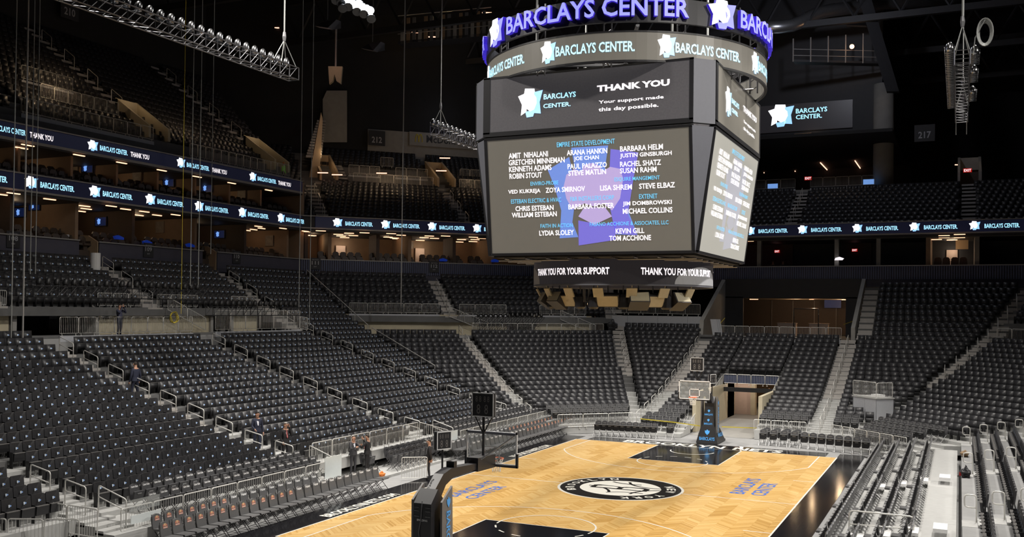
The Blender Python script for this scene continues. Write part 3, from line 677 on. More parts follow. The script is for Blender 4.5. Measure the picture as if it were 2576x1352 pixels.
for q, i in enumerate((-1, -2, -3, -4)): chair_row('Q', i, mQ0(i) + .3, mQ1(i) - .8, W4[q] + ' below the grey camera box')
def floor_row(x0, y0, x1, y1, n, where):
    for k in range(n):
        t = k / max(n - 1, 1); single(SCM, 'baseline_chair', (x0 + (x1 - x0) * t, y0 + (y1 - y0) * t, 0), 0, f'black folding chair, {nth(k + 1)} in {where}', 'folding chairs in ' + where)
floor_row(-7.0, 16.5, -3.5, 17.0, 10, 'the floor row at the far corner of the court'); floor_row(-2.55, 17.3, -2.55, 17.3, 1, 'a place alone beside the far basket')
floor_row(3.1, 17.4, 4.9, 17.4, 4, 'the front foursome right of the tunnel'); floor_row(3.15, 18.3, 4.95, 18.3, 4, 'the rear foursome right of the tunnel')
floor_row(5.5, 17.2, 8.95, 16.3, 8, 'the floor row along the far baseline')
for r_, (x, z, a, b) in enumerate(((9.75, 0, -9, 17.0), (10.62, .2, -10, 15.6), (11.45, .4, -10, 15.0), (12.28, .6, -10, 14.6))):
    for k in range(int((b - a) / .52)):
        y = b - .26 - .52 * k
        if r_ and (2.4 < y < 3.7 or -7.7 < y < -6.6): continue
        single(SCM if k % 9 else SCO, 'sideline_chair', (x, y, z), -H, f'sideline folding chair from behind, {nth(k + 1)} from far end, {("floor", "first riser", "second riser", "third riser")[r_]} row', 'sideline folding chairs on the risers')
for r, kk in PROTO.values():
    for c, sub in kk:
        for q in sub: bpy.data.objects.remove(q)
        bpy.data.objects.remove(c)
    bpy.data.objects.remove(r)
# ================================================================ STAIRS, HANDRAILS, FENCES
def settle(root, L):                       # children were built in world coordinates: put the empty at the base and keep them where they are
    L = Vector([float(q) for q in L]); root.location = L
    for c in root.children: c.location -= L
    return root
def base_of(root):
    P = [Vector(v.co) for c in root.children if c.data for v in c.data.vertices]; n = len(P)
    return (sum(p.x for p in P) / n, sum(p.y for p in P) / n, min(p.z for p in P))
def stairs(side, rows, s0, s1, label, mt='stair'):
    r = thing('aisle_stairs', label, 'stairs')
    for i in rows:
        lo, hi = tr(i), tr(i + 1); a, b = (s0(i) if callable(s0) else s0), (s1(i) if callable(s1) else s1)
        m_ = 'alum' if i < 6 and mt == 'stair' else mt
        slab(MB(), side, i - .87, i + .14, s0, s1, lo - .1, lo + .012).build('step', m_, r)
        slab(MB(), side, i - .30, i + .15, s0, s1, lo - .05, (lo + hi) / 2).build('step', m_, r)
    return settle(r, base_of(r))
def tubeob(pts, rad, name, mt, parent=None, n=7): return MB().tube(pts, rad, n).build(name, mt, parent, smooth=True)
def fillet(pts, r=.09):
    P = [np.array(q, float) for q in pts]; out = [P[0]]
    for i in range(1, len(P) - 1):
        a, b, c = P[i - 1], P[i], P[i + 1]; ra = min(r, np.linalg.norm(a - b) / 2, np.linalg.norm(c - b) / 2)
        p, q = b + (a - b) / np.linalg.norm(a - b) * ra, b + (c - b) / np.linalg.norm(c - b) * ra
        out += [p, .25 * p + .5 * b + .25 * q, q]
    return out + [P[-1]]
def handrail(side, i, s, label, h=.92, ln=1.15):
    mb = MB(); z0, z1 = tr(math.floor(i)), tr(math.floor(i + ln + .35)); off = np.array([0, 0, 1.])
    A_, B_ = fpos(side, i - .55, s), fpos(side, i - .55 + ln, s)
    a0, b0 = A_ + off * z0, B_ + off * z1
    mb.tube(fillet([a0, a0 + off * h, b0 + off * h, b0]), .024, 6); mb.tube([a0 + off * (h - .38), b0 + off * (h - .38)], .019, 6)
    o = mb.build('aisle_handrail', 'steel', None, True); L0 = Vector(a0); o.data.transform(Matrix.Translation(-L0)); o.location = L0
    return tag(o, label, 'handrail', None)
def fence(label, p0, p1, n, h=.95, name='guard_fence', curb=0., gap=.11, post=True):
    p0, p1 = np.array(p0, float), np.array(p1, float); r = thing(name, label, 'fence'); d = (p1 - p0) / n; ln = np.linalg.norm(d[:2]); t = d / ln; up = np.array([0, 0, 1.])
    for k in range(n):
        a = p0 + d * k + t * .03; b = p0 + d * (k + 1) - t * .03; f = MB()
        f.tube(fillet([a + up * gap, a + up * h, b + up * h, b + up * gap], .07) , .022, 6, closed=True)
        if post:
            for q in (.12, .88): P = a + (b - a) * q; f.tube([P - up * .04, P + up * gap], .02, 5); f.par(P - t * .05 - np.array([t[1], -t[0], 0]) * .02 - up * .04, t * .1, np.array([t[1], -t[0], 0]) * .04, up * .03)
        fo = f.build('panel', 'steel', r); nb = max(3, int(ln / .115)); g = MB()
        for q in range(1, nb): P = a + (b - a) * q / nb; g.tube([P + up * gap, P + up * h], .0095, 4, caps=False)
        stuff(g.build('balusters', 'steel', fo))
    if curb:
        nn = np.array([-t[1], t[0], 0]); MB().par(p0 - nn * .06 - up * (curb + .02), p1 - p0, nn * .12, up * curb).build('curb', 'graypanel', r)
    return settle(r, p0)
AIS = (-18.0, -7.1, 3.7, 14.5)
AN = ('stairs beside the curved corner fence', 'nearest full flight of side stairs', 'second flight of side stairs', 'third flight of side stairs')
for a, nm, hi in zip(AIS, AN, (4, 18, 18, 29)):
    stairs('L', range(-2 if a in (AIS[0], AIS[2]) else 0, hi), a - .63, a + .63, 'pale stepped aisle: ' + nm)
    for q, i in enumerate(range(0, min(hi, 18), 2)):
        handrail('L', i, a - .05, f'looped handrail, {nth(q + 1)} up the {nm}')
    if hi == 29:
        for q, i in enumerate(range(18, 28, 2)): handrail('L', i, a, f'looped handrail, {nth(q + 10)} up the {nm}')
for a, nm in zip(AIS[:3], AN):
    stairs('L', range(23, 29), a - .6, a + .6, 'upper pale steps below the boxes, in line with ' + nm)
    for q, i in enumerate((23, 25, 27)): handrail('L', i, a, f'looped handrail, {nth(q + 1)} of the upper steps above {nm}')
handrail('L', -1.6, -17.6, 'short looped handrail at the foot of the curved corner fence steps', ln=1.5)
handrail('L', -1.8, 4.6, 'short looped handrail where the side fence opens beside the raised middle fence', ln=1.5)
stairs('C', range(-2, 18), 2.85, 3.75, 'pale narrow stairs climbing the corner stand between two dark blocks')
for q, i in enumerate(range(-1, 19, 2)): handrail('C', i, 3.05, f'looped steel handrail, {nth(q + 1)} up the corner stairs', ln=1.2)
stairs('C', range(22, 29), 2.75, 3.75, 'upper corner steps below the corrugated wall')
for q, i in enumerate((22, 24, 26)): handrail('C', i, 3.2, f'looped handrail, {nth(q + 1)} of the upper corner steps')
stairs('C', range(22, 29), lambda i: mC1(i) - 1.1, lambda i: mC1(i) - .1, 'upper steps where the corner meets the end stand')
for q, i in enumerate((22, 24, 26)): handrail('C', i, mC1(i) - .6, f'looped handrail, {nth(q + 1)} of the upper steps where corner meets end')
stairs('E', range(9, 24), lambda i: mE0(i) - .55, lambda i: mE0(i) + .5, 'grey stairs between corner block and end block under the scoreboard')
for q, i in enumerate(range(10, 18, 2)): handrail('E', i, mE0(i) + .1, f'looped handrail, {nth(q + 1)} up the grey stairs under the scoreboard')
stairs('E', range(-3, 18), -5.6, -4.4, 'pale stairs rising behind the far basket')
for q, i in enumerate(range(-3, 17, 2)): handrail('E', i, -5.35, f'looped handrail, {nth(q + 1)} up the pale stairs behind the far basket')
stairs('E', range(-2, 19), 5.35, 6.6, 'wide white stairs right of the tunnel')
for q, i in enumerate(range(-2, 18, 2)): handrail('E', i, 6.0, f'looped handrail, {nth(q + 1)} up the wide white stairs right of the tunnel')
stairs('E', range(18, 28), 6.45, 7.5, 'upper steps beside the slanted concrete parapet')
stairs('E', range(9, 28), lambda i: mE1(i) - .6, lambda i: mE1(i) + .65, 'dark stairs between the end block and the far corner block')
for q, i in enumerate(range(10, 26, 2)): handrail('E', i, mE1(i), f'looped handrail, {nth(q + 1)} up the dark stairs in the far corner')
for k, a in enumerate((-5.5, 5.3, 16.0)):
    stairs('R', range(0, 6), a - .55, a + .55, 'white aluminium steps between the seat rows, ' + ('at the bottom edge of the view', 'halfway along the near stand', 'at the far end of the near stand')[k], 'alum')
    for i in range(0, 4):
        mb = MB(); P = fpos('R', i - .35, a + .3) + np.array([0, 0, tr(i)]); u = np.array([0, 0, 1.]); v = np.array([-1., 0, 0]) * .36
        mb.tube(fillet([P, P + u * .92, P + u * .92 + v, P + u * .5 + v, P + u * .5], .1), .026, 7); o = mb.build('loop_handrail', 'steel', None, True)
        o.data.transform(Matrix.Translation(-Vector(P))); o.location = Vector(P)
        tag(o, f'pale P-shaped handrail, {nth(i + 1)} row up, on the white steps ' + ('at the bottom edge', 'halfway along', 'at the far end')[k], 'handrail')
    if k < 2:
        for q, (x, z) in enumerate(((10.8, .2), (11.65, .4), (12.5, .6), (13.35, .8))):
            yy = a - 1.8 if k else a - 1.6; o = MB().box(x - .42, x, yy - .5, yy + .5, z + .2, z + .31).build('step_box', 'white'); tag(o, f'loose white step box, {nth(q + 1)} riser up, ' + ('by the bottom edge', 'beyond the chrome rail')[k], 'step', 'white step boxes')
# fences
cr = lambda s, i, side='C', z=0, off=0.: fpos(side, i, s, off) + np.array([0, 0, z])
fence('grey fence in front of the lettered bleacher chairs, camera end', (-10.86, -18.1, .5), (-10.86, -7.0, .5), 8, .80)
fence('raised grey fence behind the plain charcoal chairs', (-12.2, -6.2, .98), (-12.2, 3.0, .98), 6, .92)
fence('grey fence behind the far run of courtside chairs', (-10.86, 5.2, .5), (-10.86, 17.2, .5), 8, .8)
fence('short fence return at the steps beside the nearest side stairs', (-12.2, -6.4, .95), (-10.9, -6.4, .5), 1, .9); fence('short fence return beside the raised middle fence gap', (-12.2, 3.1, .95), (-10.9, 4.0, .5), 1, .95)
fence('grey corner fence panels stepping up at the lower frame edge', (-10.9, -18.95, .45), (-16.6, -18.8, .45), 4, 1.0); fence('outermost grey fence crossing the lower frame corner', (-10.6, -19.9, .25), (-14.6, -21.8, .25), 4, 1.1)
fence('pale fence on the walkway above the block nearest the camera', (-27.9, -6.3, 6.3), (-27.9, 3.1, 6.3), 8, .95, curb=.3)
fence('pale fence on the walkway above the third side block', (-27.9, 5.0, 6.35), (-27.9, 13.4, 6.35), 6, 1.3, curb=.35)
fence('shorter pale fence end beside the third walkway fence', (-27.9, 13.4, 6.3), (-27.9, 14.3, 6.2), 1, .95)
fence('pale fence over the cream wall above the leftmost ramp', (-32.1, -12.6, 7.75), (-32.1, -6.1, 7.75), 5, .85, curb=.25); fence('pale fence over the cream wall between the two ramps', (-32.1, -.2, 7.75), (-32.1, 3.3, 7.75), 3, .85, curb=.25)
fence('pale fence over the cream wall before the second ramp', (-32.1, 4.4, 7.75), (-32.1, 8.0, 7.75), 3, .85, curb=.25); fence('pale fence over the cream wall beyond the second ramp', (-32.1, 11.2, 7.75), (-32.1, 13.6, 7.75), 3, .85, curb=.25)
fence('pale fence over the cream wall of the corner walkway', cr(-5.2, 22, z=7.45, off=.5), cr(2.3, 22, z=7.45, off=.5), 5, .85, curb=.3); fence('pale fence over the corner wall beside the dark doorway', cr(4.0, 22, z=7.45, off=.5), cr(8.2, 22, z=7.45, off=.5), 3, .85, curb=.3)
fence('pale fence over the corner wall above the black floor truss', cr(11.2, 22, z=7.45, off=.5), cr(15.6, 22, z=7.45, off=.5), 4, .85, curb=.3)
fence('pale walkway fence above the corner block under the scoreboard', cr(4.2, 17.85, z=5.85), cr(15.9, 17.85, z=5.85), 9, .93, curb=.3)
fence('pale fence above the grey panel wall under the scoreboard', ony(1540, 790, 38.75), ony(1762, 795, 38.75), 6, .95)
fence('pale fence before the club opening above the tunnel', (-4.0, 37.2, 5.85), (5.4, 37.2, 5.85), 8, .93, curb=.3)
fence('pale fence at the far walkway by the frame edge', cr(-14.6, 18, 'Q', 6.0), cr(-8, 18, 'Q', 6.0), 5, .95, curb=.3)
fence('grey fence before the corner folding chairs', cr(4.4, -2.9, z=.35), cr(9.8, -2.9, z=.35), 3, .9); fence('grey fence before the single folding chairs near the far basket', (-10.0, 19.9, .3), (-6.6, 20.2, .3), 3, .85)
fence('low grey fence right of the tunnel', (2.0, 20.1, .25), (5.2, 20.1, .25), 3, .95); fence('grey angled fence below the grey camera box', cr(-8.6, -4.9, 'Q', .35), cr(-2.4, -4.9, 'Q', .35), 6, .95)
fence('sloped grey rail along the near edge of the tunnel wall', (-2.08, 20.6, .15), (-2.08, 29.6, 2.45), 8, .8, post=False); fence('sloped grey rail along the far edge of the tunnel', (1.95, 21.9, .05), (1.95, 29.6, 2.4), 8, .85, post=False)
fence('grey rail with blue tarpaulin spanning the tunnel mouth', (-2.05, 29.72, 2.6), (1.95, 29.72, 2.6), 4, .75)
tr_ = MB().box(-2.0, 1.9, 29.76, 29.79, 2.7, 3.34).build('blue_tarpaulin', 'bluesheet'); tag(tr_, 'dark blue tarpaulin hung behind the rail over the tunnel', 'tarpaulin')
# long handrail at the corner mitre
for a, b, lb in ((8.5, 17.2, 'long sloping rail between side seats and corner seats'), (17.8, 28, 'upper long sloping rail below the side boxes')):
    pa = np.array([-12.94 - .838 * a, mL(a), tr(a) + .95]); pb = np.array([-12.94 - .838 * b, mL(b), tr(b) + .95]); mb = MB().tube([pa, pb], .03, 6)
    for q in np.linspace(0, 1, 6): P = pa + (pb - pa) * q; mb.tube([P - np.array([0, 0, .95]), P], .018, 5)
    o = mb.build('sloping_rail', 'steel'); tag(o, lb, 'handrail')
# walkway walls and ramps
struct(MB().box(-33, -27.85, -30, 13.9, 5.2, 6.15).build('floor_walkway', 'floor_gray')); struct(MB().box(-32.4, -32.05, -30, -6.0, 6.1, 7.72).build('wall_walkway', 'cream'))
for a, b in ((-.3, 9.0), (11.0, 13.9)): struct(MB().box(-32.4, -32.05, a, b, 6.1, 7.72).build('wall_walkway', 'cream'))
slab_ = slab(MB(), 'C', 17.95, 22, mC0, mC1, 4.6, 5.72).build('floor_corner_walkway', 'floor_gray'); struct(slab_)
for a, b in ((mC0, 8.3), (10.9, 16.2)): struct(slab(MB(), 'C', 21.6, 22, a, b, 5.6, 7.4).build('wall_corner_walkway', 'cream'))
def ramp(side, i0, s0, s1, i1, label):      # doorway cut through the upper rows with sloping side parapets
    r = thing('ramp_doorway', label, 'doorway'); z0 = {'L': 6.15, 'C': 5.7}[side]
    for s in (s0, s1):
        a = fpos(side, i0, s); b = fpos(side, i1, s); t = np.array(TAN[side]) * .25
        za, zb = tr(22) + .25, tr(i1) + .35
        MB().prism([(a[0], a[1], z0), (b[0], b[1], z0), (b[0], b[1], zb), (a[0], a[1], za)], t).build('side_wall', 'concrete', r)
        MB().tube([a + np.array([0, 0, za + .1]), b + np.array([0, 0, zb + .1])], .05, 5).build('coping', 'rail', r)
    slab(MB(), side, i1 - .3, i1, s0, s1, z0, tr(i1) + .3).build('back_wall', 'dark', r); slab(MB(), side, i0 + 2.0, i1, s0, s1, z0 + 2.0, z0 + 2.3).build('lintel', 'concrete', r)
    return settle(r, base_of(r))
ramp('L', 22.6, -5.9, -.5, 27.5, 'dark ramp doorway with concrete sides beside the photographer'); ramp('L', 22.6, 9.0, 11.0, 27.5, 'second dark ramp doorway behind the black truss')
ramp('C', 21.9, 8.4, 10.8, 26.5, 'dark doorway with pale lintel in the corner stand')
for u, v in ((135, 793), (268, 793), (422, 793)):
    P = onx(u, v, -32.0); o = MB().box(-32.06, -32.02, P[1] - .25, P[1] + .25, P[2] - .22, P[2] + .22).build('wall_panel', 'charcoal'); tag(o, 'small black notice panel on the cream wall, ' + ('leftmost', 'left of the photographer', 'right of the photographer')[(135, 268, 422).index(u)], 'panel')
# access stair ramps on the walkway
for k, (y0, y1, lb) in enumerate(((4.2, 7.6, 'white railed steps down from the second side stairs'), (-12.2, -8.2, 'white railed steps at the left edge of the walkway'))):
    f = fence(lb, (-31.0, y0, 7.55), (-31.0, y1, 6.2), 2, .9, name='stair_railing', post=False)
fence('white railed steps in the corner before the cream wall', cr(3.0, 21, z=7.2), cr(7.0, 21, z=5.7), 3, .9, name='stair_railing', post=False); fence('white railed steps in the corner above the black truss', cr(13.0, 21, z=7.0), cr(16.4, 21, z=5.7), 2, .9, name='stair_railing', post=False)
# end stand: grey panels, concrete parapets, club opening
r = thing('panel_wall', 'grey panelled wall below the fence under the scoreboard', 'wall')
xs = [ony(u, 800, 38.8)[0] for u in (1540, 1579, 1655, 1730, 1764)]
for a, b in zip(xs, xs[1:]): MB().box(a + .008, b - .008, 38.75, 38.9, 5.9, 7.5).build('panel', 'graypanel', r)
settle(r, base_of(r))
struct(MB().box(xs[0], xs[-1], 38.9, 47, 5.6, 7.45).build('floor_end_platform', 'floor_gray'))
def wedge(x, pts, label, th=.35, name='stair_parapet'):
    o = MB().prism([(x, y, z) for y, z in pts], (th, 0, 0)).build(name, 'concrete'); return tag(o, label, 'parapet')
wedge(xs[-1] + .02, [(37.8, 5.6), (46.3, 5.6), (46.3, 10.85), (38.2, 7.2)], 'slanted concrete parapet left of the club opening')
wedge(6.05, [(37.5, 5.7), (46.4, 5.7), (46.4, 10.9), (37.5, 6.8)], 'pale slanted parapet right of the club opening', .3)
struct(MB().box(xs[-1] + .3, 6.0, 46.2, 46.5, 9.2, 10.9).build('wall_club_lintel', 'charcoal')); struct(MB().box(xs[-1] + .3, 6.0, 37.3, 58, 5.3, 5.85).build('floor_club', 'dark'))
x0, x1 = ony(1870, 760, 46.3)[0], ony(2128, 760, 46.3)[0]
struct(MB().box(xs[-1] + .3, x0, 46.2, 46.5, 5.8, 9.3).build('wall_club', 'charcoal')); struct(MB().box(x1, x1 + .9, 46.2, 46.5, 5.8, 9.3).build('wall_club', 'charcoal')); struct(MB().box(xs[-1], 9, 55, 55.3, 5.8, 10.8).build('wall_club_rear', 'darkwarm'))
struct(MB().box(x0, x1, 46.3, 55, 9.15, 9.3).build('ceiling_club', 'brown'))
for k in range(4): struct(MB().box(x0 + 1 + 2 * k, x0 + 1.03 + 2 * k, 54.9, 55, 5.8, 9.1).build('trim_club_seam', 'rail'))
for k, u in enumerate((1980, 2060)):
    P = ony(u, 798, 47.5); o = MB().box(P[0] - .8, P[0] + .8, 47.3, 48, 5.85, 6.95).box(P[0] - .84, P[0] + .84, 47.26, 48.04, 6.95, 7.0).build('bar_counter', 'tunnelwall'); tag(o, ('left', 'right')[k] + ' pale bar counter inside the club opening', 'counter')
P0, P1 = ony(1997, 777, 47.2), ony(2059, 777, 47.2)
tag(tubeob(fillet([(P0[0], 47.2, 5.9), (P0[0], 47.2, P0[2]), (P1[0], 47.2, P1[2]), (P1[0], 47.2, 5.9)], .1), .05, 'pipe_frame', 'chrome'), 'chrome goal-shaped pipe frame between the bar counters', 'frame')
P = ony(2095, 764, 54); o = MB().box(P[0] - .75, P[0] + .75, 53.9, 54, P[2] - .42, P[2] + .42).build('wall_television', 'tvglow'); tag(o, 'blue glowing television inside the club opening', 'television')
for k, (u, v) in enumerate(((1900, 753), (1945, 751), (2040, 753), (2122, 754), (2070, 735))):
    P = ony(u, v, 50); o = MB().box(P[0] - (.5 if k in (0,) else .15), P[0] + .25, 49.9, 50.1, P[2] - .05, P[2] + .05).build('club_lamp', 'lampwarm'); tag(o, f'small warm lamp, {nth(k + 1)} along the club ceiling', 'lamp')
def point(x, y, z, p, col=(1, .7, .42), r=.12):
    l = bpy.data.lights.new('fill_light', 'POINT'); l.energy = p; l.shadow_soft_size = r; l.color = col; o = bpy.data.objects.new('fill_light', l); COL.objects.link(o); o.location = (x, y, z)  # point light added as fill, with no fixture modelled
point(0, 50, 8.6, 110); point(4, 50, 8.6, 110); point(2, 47.0, 8.9, 40)
o = MB().box(6.5, 7.0, 47.5, 47.6, 5.8, 8.3).build('lit_doorway', 'tunnelwall'); tag(o, 'lit cream doorway beside the slanted parapet', 'doorway'); point(6.6, 46.9, 8, 25)
# tunnel
struct(MB().box(-2.25, -2.0, 21.5, 33.5, 0, 2.6).build('wall_tunnel', 'cream')); struct(MB().box(1.95, 2.2, 21.9, 33.5, 0, 2.5).build('wall_tunnel', 'cream'))
struct(MB().box(-4, 3.5, 30.0, 42, 2.72, 2.95).build('ceiling_tunnel', 'dark')); struct(MB().box(-6, -.9, 34.2, 34.5, 0, 2.75).build('wall_tunnel_rear', 'tunnelwall')); struct(MB().box(-2.6, -2.0, 31, 33.3, 0, 2.75).build('wall_tunnel_side', 'tunnelwall'))
struct(MB().box(-.9, -.55, 34.0, 34.6, 0, 2.75).build('pillar_tunnel', 'cream')); struct(MB().box(-6, 8, 44, 44.3, 0, 2.75).build('wall_tunnel_end', 'brown')); struct(MB().box(2.2, 2.5, 30, 44, 0, 2.75).build('wall_tunnel_far', 'tunnelwall'))
struct(MB().box(-2.1, 2.0, 29.6, 29.85, 2.1, 2.4).build('trim_tunnel_beam', 'dark')); struct(MB().box(-2.0, 1.95, 20, 42, -.02, .004).build('floor_tunnel', 'concrete'))
point(-1.2, 32.2, 2.5, 75, (1, .82, .68)); point(.6, 37, 2.5, 90, (1, .75, .5)); point(1.3, 32.5, 2.5, 40, (1, .82, .68))
# black panels closing the stand ends by the tunnel
for x, y0, nm in ((-2.28, 19.0, 'near'), (2.22, 20.4, 'far')):
    struct(MB().prism([(x, y0, 0), (x, 30.3, 0), (x, 30.3, 2.5), (x, y0, .3)], (.06, 0, 0)).build('wall_tunnel_stand_' + nm, 'dark'))
# grey camera box in the far corner
r = thing('camera_platform', 'pale grey camera box with fence on top in the far corner stand', 'platform')
B0 = np.array([7.5, 24.0, 0]); tq = np.array([1, -1, 0]) / S2; bq = np.array([1, 1, 0]) / S2
for k in range(2): MB().par(B0 + tq * (1.09 * k + .006) + np.array([0, 0, 1.2]), tq * 1.078, bq * .06, (0, 0, 1.42)).build('front_panel', 'graypanel', r)
MB().par(B0 + tq * 2.18 + np.array([0, 0, 1.2]), bq * 1.3, tq * -.06, (0, 0, 1.42)).build('side_panel', 'graypanel', r); MB().par(B0 + np.array([0, 0, 1.2]), bq * 1.3, tq * .06, (0, 0, 1.42)).build('side_panel', 'graypanel', r)
MB().par(B0 - tq * .04 - bq * .04 + np.array([0, 0, 2.62]), tq * 2.26, bq * 1.4, (0, 0, .07)).build('deck', 'alum', r)
MB().par(B0 + tq * 1.1 + bq * .5 + np.array([0, 0, 2.69]), tq * .7, bq * .5, (0, 0, .16)).build('white_sack', 'white', r)
settle(r, B0 + np.array([0, 0, 1.2]))
fence('rounded fence panel on the front of the grey camera box', B0 + np.array([0, 0, 2.7]), B0 + tq * 2.15 + np.array([0, 0, 2.7]), 1, .95, gap=.05); fence('fence panel on the side of the grey camera box', B0 + tq * 2.18 + np.array([0, 0, 2.7]), B0 + tq * 2.18 + bq * 1.25 + np.array([0, 0, 2.7]), 1, .92, gap=.05)
# chrome double rail at the bottom edge
P = [np.array(onx(2149, 1318, 11.0)), np.array(onx(2284, 1318, 11.0))]
a0, b0 = np.array([10.35, -6.9, .2]), np.array([12.35, -7.2, .6]); mb = MB(); u_ = np.array([0, 0, 1.])
mb.tube(fillet([a0, a0 + u_ * 1.1, b0 + u_ * .75, b0], .12), .028, 7); mb.tube([a0 + u_ * .65, b0 + u_ * .35], .022, 6); tag(mb.build('crossing_rail', 'steel', None, True), 'long two-bar handrail crossing the white risers at the bottom edge', 'handrail')
# ================================================================ BASKETS
def shield(mb, fr, u, v, w_, h_, m=0):     # the small eagle badge of the pads
    pts = [(-.5, .35), (-.2, .30), (-.12, .5), (.12, .5), (.2, .30), (.5, .35), (.42, -.1), (0, -.5), (-.42, -.1)]
    mb.add([fr.at(u + a * w_, v + b * h_, .012) for a, b in pts][::-1], [tuple(range(9))], m)
    return mb
def basket(y, rz, label):
    r = thing('basketball_goal', label, 'basketball goal', (0, y, 0), rz)
    b = MB(); b.prism([(-.62, -3.1, 0), (.62, -3.1, 0), (.62, -5.3, 0), (-.62, -5.3, 0)], (0, 0, .12)); b.build('wheel_base', 'frameblk', r)
    p = MB(); T = [(-.40, -3.22, 1.02), (.40, -3.22, 1.02), (.45, -4.5, .85), (-.45, -4.5, .85)]; Bt = [(-.66, -3.05, .03), (.66, -3.05, .03), (.66, -5.1, .03), (-.66, -5.1, .03)]
    p.add(Bt + T, [(0, 1, 5, 4), (1, 2, 6, 5), (2, 3, 7, 6), (3, 0, 4, 7), (4, 5, 6, 7), (3, 2, 1, 0)]); bp = p.build('base_pad', 'padblack', r)
    fr = Frame((0, -3.05, .03), (-1, 0, 0), (0, -.17, 1)); t = MB(); addtext(t, 'BARCLAYS', fr, -.46, .46, .18, .38, bold=.02); shield(t, fr, 0, .66, .3, .32); t.build('lettering', 'courtcyan', bp)
    for sx in (-1, 1):
        fr = Frame((sx * .665, -4.0, .03), (0, sx, 0), (-sx * .19, 0, 1)); t = MB(); addtext(t, 'BARCLAYS', fr, -.25, .72, .35, .58, bold=.02); shield(t, fr, -.42, .47, .2, .26); t.build('lettering', 'courtcyan', bp)
    p = MB(); p.add([(-.36, -3.35, 1.0), (.36, -3.35, 1.0), (.36, -3.75, 1.0), (-.36, -3.75, 1.0), (-.26, -3.60, 2.2), (.26, -3.60, 2.2), (.26, -3.95, 2.2), (-.26, -3.95, 2.2)], [(0, 1, 5, 4), (1, 2, 6, 5), (2, 3, 7, 6), (3, 0, 4, 7), (4, 5, 6, 7), (3, 2, 1, 0)]); np_ = p.build('neck_pad', 'padblack', r)
    fr = Frame((0, -3.35, 1.0), (-1, 0, 0), (0, -.21, 1)); t = MB()
    for v in (.12, .68): addtext(t, 'BARCLAYS', fr, -.25, .25, v, v + .11, bold=.02); shield(t, fr, 0, v + .27, .15, .17)
    t.build('lettering', 'courtcyan', np_)
    for sx in (-1, 1):
        P = [(-3.55, 2.83), (-3.45, .2), (-3.95, .2), (-4.12, .9), (-4.14, 2.45)]; o = MB().prism([(sx * .44, a, z) for a, z in P], (sx * .06, 0, 0)).build('side_panel', 'padgray', r)
        t = MB(); fr = Frame((sx * .502, -3.80, 2.28), (0, 0, -1), (0, sx, 0)); addtext(t, 'BARCLAYS', fr, .12, 1.75, -.10, .13, bold=.02); shield(t, Frame((sx * .502, -3.78, 2.38), (0, sx, 0), (0, 0, 1)), 0, .02, .22, .3); t.build('lettering', 'courtcyan', o)
    bx = MB().prism([(-.28, y_, z) for y_, z in ((-4.38, .12), (-4.38, 2.42), (-4.0, 2.78), (-3.62, 2.40), (-3.62, .12))], (.56, 0, 0)).build('mast', 'frameblk', r)
    t = MB(); addtext(t, 'SPALDING', Frame((0, -4.38, 0), (1, 0, 0), (0, 0, 1)), -.17, .17, 1.92, 1.98, bold=.02); t.build('lettering', 'white', bx)
    for z in (2.3, 2.2, 2.05): MB().box(-.26, -.10, -4.395, -4.38, z, z + .012).box(.1, .26, -4.395, -4.38, z, z + .012).build('latch', 'chrome', bx)
    MB().tube([(.0, -4.40, 2.5), (-.03, -4.40, 2.0), (-.10, -4.41, 1.6), (-.02, -4.41, 1.2), (-.08, -4.4, .3)], .012, 5).build('cable_loom', 'darksteel', bx)
    a = MB()
    P = [(-4.1, 2.62), (-3.45, 3.12), (-2.95, 3.22), (-1.2, 3.12), (-1.2, 2.95), (-2.85, 2.93), (-3.3, 2.78), (-3.75, 2.3)]
    a.prism([(-.15, y_, z) for y_, z in P], (.30, 0, 0)); ar = a.build('arm', 'frameblk', r)
    t = MB(); addtext(t, 'SPALDING', Frame((-.155, -4.02, 2.66), (0, .79, .61), (.6, -.5, .6)), .0, .55, -.02, .09, bold=.03); t.build('lettering', 'white', ar)
    MB().box(-.13, .13, -2.78, -2.6, 3.2, 3.38).build('sensor_box', 'frameblk', ar)
    ap = MB().prism([(-.2, -1.35, 2.88), (.2, -1.35, 2.88), (.2, -.12, 2.85), (-.2, -.12, 2.85)], (0, 0, .42)).build('arm_pad', 'padblack', r)
    for sx in (-1, 1): MB().tube([(sx * .1, -1.25, 3.14), (sx * .84, -.07, 3.88)], .022, 7).tube([(sx * .84, -.07, 3.88), (sx * .84, -.02, 3.9)], .03, 6).build('brace', 'chrome', r)
    f = MB(); w_, h_, z0 = .915, 1.07, 2.9
    for x0, x1, za, zb in ((-w_, w_, z0, z0 + .055), (-w_, w_, z0 + h_ - .055, z0 + h_), (-w_, -w_ + .055, z0, z0 + h_), (w_ - .055, w_, z0, z0 + h_)): f.box(x0, x1, -.035, .005, za, zb)
    bo = f.build('backboard_frame', 'white', r); MB().box(-w_ + .05, w_ - .05, -.022, -.012, z0 + .05, z0 + h_ - .05).build('glass', 'glass', bo)
    t = MB()
    for x0, x1, za, zb in ((-.305, .305, 3.05, 3.10), (-.305, .305, 3.46, 3.51), (-.305, -.255, 3.05, 3.51), (.255, .305, 3.05, 3.51)): t.box(x0, x1, -.010, -.006, za, zb)
    t.build('target_square', 'white', bo)
    g = MB(); g.box(-w_ - .03, w_ + .03, -.05, .02, z0 - .05, z0 + .01)
    for sx in (-1, 1): g.box(sx * (w_ + .005) - .03, sx * (w_ + .005) + .03, -.05, .02, z0 - .05, z0 + .40)
